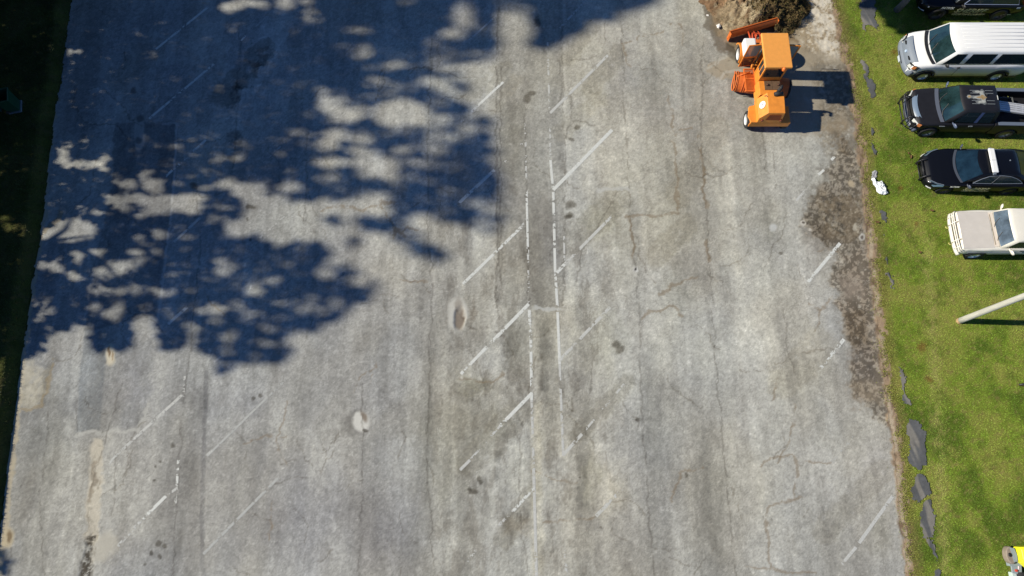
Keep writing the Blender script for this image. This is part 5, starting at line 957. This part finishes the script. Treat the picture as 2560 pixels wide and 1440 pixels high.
# ------------------------------------------------------------------ green wheelie bin in the shade on the left bank
def bin_():
    x, y = P(38, 268, .37); t = thing('wheelie_bin', (x, y, .36), R(12), 'dark green wheeled rubbish bin with open lid, on the shaded bank', 'rubbish bin')
    GM = mat('green_plastic', (.006, .05, .026), rough=.45)
    b = MB(); b.frus((-.26, .26, -.27, .27), .06, (-.31, .31, -.33, .33), 1.0); rr = [(-.31, .31, -.33, .33), (-.27, .27, -.29, .29)]
    vs = []; 
    b = MB(); o4 = lambda q, z: [(q[0], q[2], z), (q[1], q[2], z), (q[1], q[3], z), (q[0], q[3], z)]
    b.loft([o4((-.26, .26, -.27, .27), .06), o4((-.31, .31, -.33, .33), .95), o4((-.35, .35, -.37, .37), .97), o4((-.35, .35, -.37, .37), 1.02), o4((-.29, .29, -.31, .31), 1.02), o4((-.24, .24, -.25, .25), .12)]); bo = b.build('bin_body', GM, t, False, .02)
    l = MB(); l.box(-.42, -.37, -.37, .37, .35, 1.04); l.tube([(-.38, -.25, 1.0), (-.38, .25, 1.0)], .025, 8); l.build('lid', mat('lid_green', (.022, .05, .055), rough=.4), t, False, .015)
    for s in (-1, 1): w = MB(); w.lathe((-.25, s * .30, .1), 'y', [(-.03, .1), (.03, .1)], 16); w.build('wheel', RUBBER, t, True)
    f = MB(); f.box(-.28, .32, -.34, -.24, -.02, .06); f.box(.24, .32, -.24, .30, -.02, .06); f.build('base_rim', mat('pale_base', (.16, .18, .20), rough=.6), t, False, .015)
bin_()

# ------------------------------------------------------------------ yellow riding mower at the corner, small black thing on the grass
def mower():
    x, y = P(2518, 1392); t = thing('riding_mower', (x - .35, y, .0), 0, 'yellow riding mower with grey rounded front in the grass corner', 'mower')
    Y_ = mat('yellow_paint', A(250, 240, 40), rough=.4, coat=.3); Gm = mat('mower_grey', A(150, 158, 160), rough=.6); Pk = mat('faded_brown', A(148, 132, 116), rough=.8, noise=.15, nscale=8)
    b = MB(); b.box(.1, 1.8, -.30, .25, .22, .40); b.prism([(.18, -.55), (.55, -.62), (.62, -.2), (.2, -.15)], .30, .36); b.build('chassis', Gm, t, False, .02)
    nz = MB(); ring = [(.16 + .26 * math.cos(a) * (.75 if math.cos(a) < 0 else .6), .10 + .32 * math.sin(a)) for a in np.linspace(0, 2 * math.pi, 25)[:-1]]; nz.loft([[(p, q, .30) for p, q in ring], [(p, q, .52) for p, q in ring], [((p - .16) * .9 + .16, (q - .1) * .92 + .1, .55) for p, q in ring]]); no = nz.build('front_weight', Pk, t, False, .02)
    pl = MB(); pl.prism([(.14, .38), (.20, -.14), (.34, -.12), (.36, .12), (.30, .36)], .553, .565); pl.build('top_plate', Gm, no)
    h = MB(); h.lathe((.10, .12, .555), 'z', [(0, .075), (.02, .07), (.025, .03), (.01, .01)], 16); h.build('cap', DARKMETAL, no, True)
    rings = []
    for x_, y0, y1, z in ((.36, -.05, .40, .50), (.42, -.16, .42, .74), (.62, -.34, .44, .84), (1.1, -.42, .46, .90), (1.7, -.44, .46, .92)):
        rings.append([(x_, y0, .42), (x_, y1, .42), (x_, y1 - .02, z - .06), (x_ + .02, y1 - .10, z), (x_ + .02, y0 + .14, z), (x_, y0 + .02, z - .10)])
    hd = MB(); hd.loft(rings); ho = hd.build('engine_hood', Y_, t, False, .02)
    v = MB(); v.prism([(.50, .32), (.54, .08), (.70, .02), (.64, .26)], .80, .872); v.build('hood_vent', mat('vent_brown', (.10, .03, .01), rough=.6), ho)
    for yy in (-.62,):
        w = MB(); w.lathe((.55, yy, .22), 'y', [(-.1, .12), (-.1, .2), (-.05, .22), (.05, .22), (.1, .2), (.1, .12)], 20); wo = w.build('wheel', RUBBER, t, True); w = MB(); w.lathe((.55, yy - .06, .22), 'y', [(-.05, .02), (-.05, .12), (.0, .12)], 16); w.build('rim', LENS, wo, True)
    ax = MB(); ax.tube([(.5, -.56, .24), (.46, -.4, .34), (.5, -.2, .34)], .04, 8); ax.build('steering_link', mat('link_pink', A(222, 196, 200), rough=.5), t, True); r_ = MB(); r_.lathe((.34, -.46, .36), 'z', [(0, .05), (.05, .045), (.06, .01)], 10); r_.build('reflector', mat('red_reflector', A(206, 70, 50), rough=.4), t)
    fb = MB(); fb.box(.18, .36, -.72, -.52, .12, .34); fb.build('foot_block', mat('pale_block', A(200, 210, 200), rough=.6), t, False, .02)
mower()
def hitch():
    x, y = P(2541, 963); t = thing('trailer_tongue', (x, y, .1), R(4), 'black trailer tongue poking in at the right lawn edge', 'trailer hitch')
    b = MB(); b.tube([(.0, 0, .06), (.25, .0, .10), (1.2, .02, .14)], [.03, .05, .06], 8); b.box(.3, .7, -.08, .08, .12, .2); b.build('drawbar', BLACKP, t, True); c = MB(); c.box(.26, .34, .05, .11, .14, .22); c.box(.42, .55, -.03, .05, .201, .23); c.build('coupler', mat('coupler_grey', A(150, 146, 140), rough=.5), t, False, .01); c = MB(); c.lathe((.34, -.11, .1), 'z', [(0, .035), (.05, .03), (.06, .005)], 10); c.build('marker_light', LENS, t)
    c = MB(); c.tube([(0, 0, .02), (.3, -.06, .02), (.9, -.05, .02)], .022, 6); c.build('chain', mat('rusty_steel', A(110, 84, 60), rough=.9), t)
hitch()

# ------------------------------------------------------------------ trees: trunk, limbs, leaf clumps. The big ones stand outside the left edge and shade the lot.
BARK = mat('bark', A(120, 112, 104), rough=.95, noise=.3, nscale=6, bump=.5); FOL = mat('leaves', (.05, .09, .02), rough=.6, attr='Col', spec=.3)
def foliage(name, C, size, parent, dark=1.0):
    n = len(C); q = RNG.normal(size=(n, 3)); q /= np.linalg.norm(q, axis=1)[:, None]; r = RNG.normal(size=(n, 3)); u = np.cross(q, r); u /= np.linalg.norm(u, axis=1)[:, None]; v = np.cross(q, u)
    s = RNG.uniform(.7, 1.3, (n, 1)) * size; V = np.stack([C - u * s, C - v * s * .6, C + u * s, C + v * s * .6], 1).reshape(-1, 3)
    cl = np.array([(.05, .085, .018)]) * RNG.uniform(.6, 1.6, (n, 1)) * dark
    return np_mesh(name, V, np.arange(4 * n).reshape(-1, 4), FOL, np.repeat(cl, 4, 0), False, parent)
def trunk(parent, h, r, limbs, lean=(0, 0), seed=0):
    rr = random.Random(seed); b = MB(); pts = [(lean[0] * k / 6 + rr.uniform(-.1, .1) * (k > 0), lean[1] * k / 6 + rr.uniform(-.1, .1) * (k > 0), -.2 + (h + .2) * k / 6) for k in range(7)]
    b.tube(pts, [r * (1 - .13 * k) for k in range(7)], 12)
    for (ax, az, L, z) in limbs:
        k = z / h; p0 = Vector((lean[0] * k, lean[1] * k, z)); d = Vector((math.cos(ax) * math.cos(az), math.sin(ax) * math.cos(az), math.sin(az))); b.tube([p0, p0 + d * L * .5 + Vector((0, 0, .1 * L)), p0 + d * L], [r * .4, r * .25, r * .08], 8)
    return b.build('trunk', BARK, parent, True)
# shade outline on the lot, surveyed on the ground
SHADE = [(-260, -320), (1640, -320), (1645, 2), (1600, 22), (1548, 34), (1552, 53), (1482, 52), (1442, 85), (1405, 110), (1360, 122), (1305, 108), (1332, 90), (1322, 45), (1300, 25), (1245, 30), (1236, 85), (1252, 116), (1240, 138), (1180, 150), (1100, 163), (1068, 182), (1060, 200), (1085, 215), (1075, 245), (1085, 262), (1150, 275), (1170, 300), (1215, 285), (1232, 305), (1216, 335), (1222, 362), (1250, 376), (1226, 395), (1242, 420), (1256, 480), (1265, 536), (1246, 560), (1242, 582), (1200, 575), (1150, 558), (1100, 550), (1062, 530), (1040, 520), (1012, 555), (985, 542), (955, 505), (900, 492), (860, 500), (800, 500), (740, 498), (725, 520), (700, 495), (660, 490), (640, 510), (650, 555), (640, 600), (680, 610), (690, 625), (745, 585), (752, 640), (800, 655), (790, 600), (818, 605), (812, 640), (760, 652), (860, 658), (905, 682), (950, 713), (935, 735), (880, 765), (852, 800), (800, 798), (792, 835), (740, 825), (700, 848), (728, 880), (700, 902), (660, 905), (600, 905), (580, 925), (545, 928), (532, 900), (500, 885), (478, 858), (440, 868), (400, 875), (390, 830), (362, 800), (332, 792), (328, 862), (300, 884), (275, 862), (250, 880), (222, 848), (225, 812), (180, 805), (172, 826), (105, 836), (112, 872), (75, 886), (55, 892), (-80, 960), (-260, 980)]
DARKS = [(1000, 580, 70, 26, 25), (1070, 630, 55, 22, 12), (915, 555, 35, 20, 10), (960, 560, 30, 28, 0), (785, 625, 30, 22, 0), (883, 608, 12, 12, 0), (1150, 215, 26, 14, 15), (1120, 185, 36, 10, -12), (1110, 240, 32, 18, 10), (1140, 275, 40, 20, 5), (1075, 175, 20, 14, 0), (835, 548, 22, 14, 0), (8, 1395, 14, 30, 0), (3, 1420, 14, 20, 0), (1215, 345, 20, 18, 0)]
LIGHTS = [(180, 126, 20, 6, 1), (575, 15, 25, 12, 1), (612, 4, 40, 8, 1), (545, 222, 10, 6, .7), (580, 65, 18, 6, .5), (655, 10, 12, 10, .9), (712, 8, 20, 13, 1), (765, 0, 20, 6, .8), (775, 35, 16, 20, .7), (737, 77, 7, 5, .7), (895, 72, 28, 8, .6), (905, 128, 22, 15, .45), (850, 115, 10, 5, .6), (985, 163, 30, 7, .5), (1020, 3, 20, 6, .6), (940, 200, 22, 10, .4), (805, 226, 14, 6, .7), (818, 255, 26, 16, 1), (845, 275, 28, 16, 1), (875, 290, 28, 14, 1), (862, 246, 13, 8, .8), (897, 268, 15, 8, .8), (1002, 282, 64, 32, 1), (955, 298, 20, 12, .8), (1130, 85, 28, 9, .9), (1160, 62, 20, 10, .8), (1155, 40, 20, 17, 1), (1150, 14, 22, 10, .5), (1080, 108, 18, 12, .5), (770, 280, 22, 6, .4), (742, 332, 12, 6, .6), (838, 333, 22, 11, 1), (905, 342, 24, 12, .8), (815, 358, 26, 13, .9), (1095, 297, 26, 10, .9), (1170, 318, 30, 10, .6), (905, 380, 28, 9, 1), (828, 403, 33, 12, 1), (930, 408, 58, 17, .85), (962, 422, 26, 18, .9), (910, 436, 22, 9, .9), (832, 446, 30, 8, .6), (722, 465, 28, 8, .9), (772, 480, 16, 7, .5), (850, 475, 18, 8, .5), (930, 492, 42, 13, .8), (1002, 374, 19, 8, .7), (1030, 405, 22, 9, .45), (1095, 342, 36, 14, .6), (1080, 374, 22, 10, .6), (1120, 470, 26, 10, .35), (1220, 515, 22, 9, .7), (1190, 390, 14, 9, .3), (1200, 555, 26, 7, .4), (1180, 505, 20, 9, .3),
    (185, 357, 30, 5, .45), (155, 378, 12, 10, .9), (152, 397, 20, 9, 1), (165, 412, 11, 6, 1), (195, 406, 13, 6, .9), (207, 416, 10, 6, .9), (229, 408, 9, 8, 1), (258, 397, 13, 7, 1), (255, 419, 10, 10, 1), (290, 442, 9, 12, .6), (316, 460, 18, 16, .9), (360, 442, 12, 14, .9), (386, 464, 20, 14, 1), (276, 497, 18, 10, 1), (305, 512, 18, 14, .9), (345, 495, 32, 9, 1), (400, 506, 36, 18, 1), (462, 505, 40, 19, 1), (478, 522, 20, 10, 1), (405, 530, 14, 8, .9), (355, 534, 20, 6, .5), (200, 521, 11, 6, .9), (255, 530, 22, 6, .6), (537, 395, 13, 8, .6), (565, 458, 28, 9, 1), (605, 470, 30, 20, 1), (635, 500, 26, 34, 1), (540, 546, 24, 8, .6), (600, 568, 38, 20, 1), (635, 545, 30, 28, 1), (180, 572, 52, 26, 1), (122, 585, 24, 14, 1), (160, 595, 30, 10, .9), (395, 586, 11, 11, .9), (345, 592, 12, 8, .5), (195, 632, 14, 8, 1), (235, 630, 22, 12, 1), (256, 612, 14, 8, 1), (360, 622, 32, 13, 1), (185, 655, 14, 7, .5), (370, 645, 18, 10, .5), (75, 577, 18, 10, .6), (58, 555, 24, 4, .4), (110, 665, 20, 8, .9), (140, 668, 16, 13, .9), (180, 690, 17, 8, 1), (278, 673, 36, 15, 1), (250, 688, 20, 8, .8), (318, 662, 28, 8, .9), (345, 650, 18, 8, .7), (290, 725, 26, 8, .7), (340, 722, 22, 7, .6), (240, 724, 14, 14, .6), (235, 762, 12, 14, .6), (280, 782, 22, 14, .9), (296, 757, 13, 10, .9), (118, 770, 14, 15, .8), (92, 752, 10, 12, .6), (100, 792, 10, 12, .5), (360, 806, 18, 16, .9), (400, 730, 14, 14, .6), (380, 722, 16, 8, .6), (555, 652, 16, 8, .6), (570, 668, 20, 7, .6), (540, 775, 16, 13, .9), (637, 725, 15, 9, .9), (588, 765, 14, 9, .6), (585, 712, 14, 10, .5), (620, 780, 22, 8, .7), (475, 845, 13, 9, .7), (520, 898, 13, 9, .7), (767, 770, 20, 9, .8), (840, 753, 13, 6, .7), (806, 680, 17, 11, .9), (893, 699, 20, 8, .9), (776, 745, 16, 8, .6), (570, 838, 26, 11, .5), (676, 820, 20, 6, .5), (632, 882, 11, 8, .6), (560, 870, 14, 10, .4), (655, 850, 14, 8, .4), (540, 690, 30, 14, .3), (1260, 15, 14, 10, .4), (1300, 15, 20, 8, .4), (45, 410, 8, 5, .3), (40, 440, 8, 5, .3), (5, 525, 4, 3, .3), (1210, 70, 12, 10, .3), (690, 500, 30, 14, 1), (660, 470, 12, 10, .4), (500, 490, 16, 10, .8)]
st = 5; mx_, my_ = np.meshgrid(np.arange(-260, 1670, st).astype(float), np.arange(-320, 1440, st).astype(float))
jx = mx_ + (fbm(mx_ / 26, my_ / 15, 401, 4, .7) - .5) * 34; jy = my_ + (fbm(mx_ / 26, my_ / 15, 402, 4, .7) - .5) * 22
S = inside(jx, jy, SHADE).astype(float)
for cx, cy, rx, ry, an in DARKS:
    c, s = math.cos(R(an)), math.sin(R(an)); X, Y = jx - cx, jy - cy; S = np.maximum(S, 1 - sm(.8, 1.1, np.hypot((X * c + Y * s) / rx, (-X * s + Y * c) / ry)))
for cx, cy, rx, ry, a in LIGHTS:
    S = S * (1 - a * (1 - sm(.85, 1.15, np.hypot((jx - cx) / (rx + 5), (jy - cy) / (ry + 4)))))
half = fbm(mx_ / 46, my_ / 15, 405, 4); S = S * (1 - sm(.50, .66, half) * (.04 + .40 * sm(650, 1000, mx_)) * (my_ > 120))
half = fbm(mx_ / 30, my_ / 12, 406, 3); S = S * (1 - sm(.62, .72, half) * .75 * sm(250, 500, mx_) * (my_ > 330))
gap = fbm(mx_ / 12, my_ / 7, 408, 3); S = S * (1 - sm(.66, .76, gap) * .5 * sm(380, 620, my_ + mx_ * .25))
rnd = fbm(mx_ / 30, my_ / 16, 403, 3); S = np.where((my_ < -20), ((rnd > .36) & (mx_ + (rnd - .5) * 700 + my_ * 1.2 < 1500)).astype(float), S)
# sample leaf spots evenly over the shaded ground, lift each one along the sun's ray into a crown
cotx = SUN_DIR.x / -SUN_DIR.z; coty = SUN_DIR.y / -SUN_DIR.z
fdep = (lambda py: (CAM_H / (CT - (720 - py) / FPX * ST)))
N = 520000
spx = RNG.uniform(-260, 1665, N); spy = RNG.uniform(-320, 1435, N); SD = np.minimum(1, -np.log(1 - .985 * S) / 4.2)
sv = SD[((spy + 320) / st).astype(int).clip(0, S.shape[0] - 1), ((spx + 260) / st).astype(int).clip(0, S.shape[1] - 1)]
area_w = (fdep(spy) / fdep(-320)) ** 3; ok = (RNG.random(N) < area_w) & (RNG.random(N) < sv); spx, spy = spx[ok], spy[ok]
g = np.array([P(a, c) for a, c in zip(spx, spy)]); gX, gY = g[:, 0], g[:, 1]
TREES = [(-29.6, 10.6), (-30.2, 16.5), (-29.8, 22.8), (-30.4, 29.0)]
x_c = -29.9 + RNG.uniform(-1, 1, len(gX)) * 5.2
for _ in range(12):
    z_c = (gX - x_c) / cotx; bad = (z_c < 1.2) | (x_c > -.82 * (CAM_H - z_c) / .84); x_c = np.where(bad, x_c - .8, x_c)
z_c = (gX - x_c) / cotx; good = (z_c > .9) & (z_c < 27); C = np.stack([x_c, gY - coty * z_c, z_c], -1)[good]
print('LEAVES', len(C), 'per m2', len(C) / 1.0)
ti = np.argmin(np.abs(C[:, 1][:, None] - np.array([t_[1] for t_ in TREES])[None]), 1)
TL = ['tall leafy tree past the left edge, nearest the bin-free lower bank', 'tall leafy tree past the left edge, level with the dark patch', 'tall leafy tree past the left edge, behind the green bin', 'tall leafy tree past the top left corner']
for k, (tx, ty) in enumerate(TREES):
    t = thing('broadleaf_tree', (tx, ty, .35), 0, TL[k], 'tree', 'tall trees shading the lot from the left')
    tops = C[ti == k] - np.array((tx, ty, .35))
    trunk(t, 9.5, .36, [(a, .6, 2.2, z) for a, z in ((0.3, 4.5), (2.0, 5.5), (3.6, 6), (5.0, 6.5), (1.0, 7), (2.9, 8), (4.4, 8.5))], (.2, .2), k)
    foliage('crown', tops, .15, t)
# tree beyond the top edge whose shade falls by the patrol SUV
def corner_tree():
    tx, ty = 10.6, 26.4; t = thing('broadleaf_tree', (tx, ty, 0), 0, 'leafy tree beyond the top edge, behind the debris pile', 'tree'); trunk(t, 6, .16, [(a, .5, 2.2, 4.0 + k * .4) for k, a in enumerate((.2, 1.9, 3.4, 4.9))], (.2, -.5), 9)
    shade = [(2168, 14, 14, 7), (2200, 6, 34, 16), (2235, 30, 34, 20), (2255, 55, 36, 18), (2290, 62, 44, 18), (2320, 70, 26, 12), (2280, 25, 50, 34), (2330, 40, 30, 30), (2215, 24, 24, 6), (2265, 78, 20, 6), (2240, -60, 120, 60), (2340, -50, 90, 60), (2400, 20, 50, 30)]
    P_ = []
    for cx, cy, rx, ry in shade:
        n_ = int(rx * ry * .9)
        for _ in range(n_):
            a, r = RNG.uniform(0, 6.283), math.sqrt(RNG.random()); x, y = P(cx + rx * r * math.cos(a), cy + ry * r * math.sin(a)); z = RNG.uniform(5.2, 7.4); P_.append((x - cotx * z, y - coty * z, z))
    P_ = np.array(P_); foliage('crown', P_ - np.array((tx, ty, 0)), .16, t)
    x, y = P(2240, 26); t = thing('young_tree', (x, y, 0), 0, 'slim grey-barked tree trunk at the top edge beside the patrol SUV', 'tree')
    trunk(t, 5.6, .17, [(.4, .7, 1.5, 4.2), (2.6, .7, 1.4, 4.5), (4.6, .7, 1.5, 4.8)], (.25, .1), 12); q = RNG.normal(size=(2200, 3)); q /= np.linalg.norm(q, axis=1)[:, None]; q *= (RNG.random((2200, 1)) ** .4); foliage('crown', q * np.array((1.5, 1.5, 1.3)) + np.array((.25, 1.0, 6.4)), .14, t)
corner_tree()
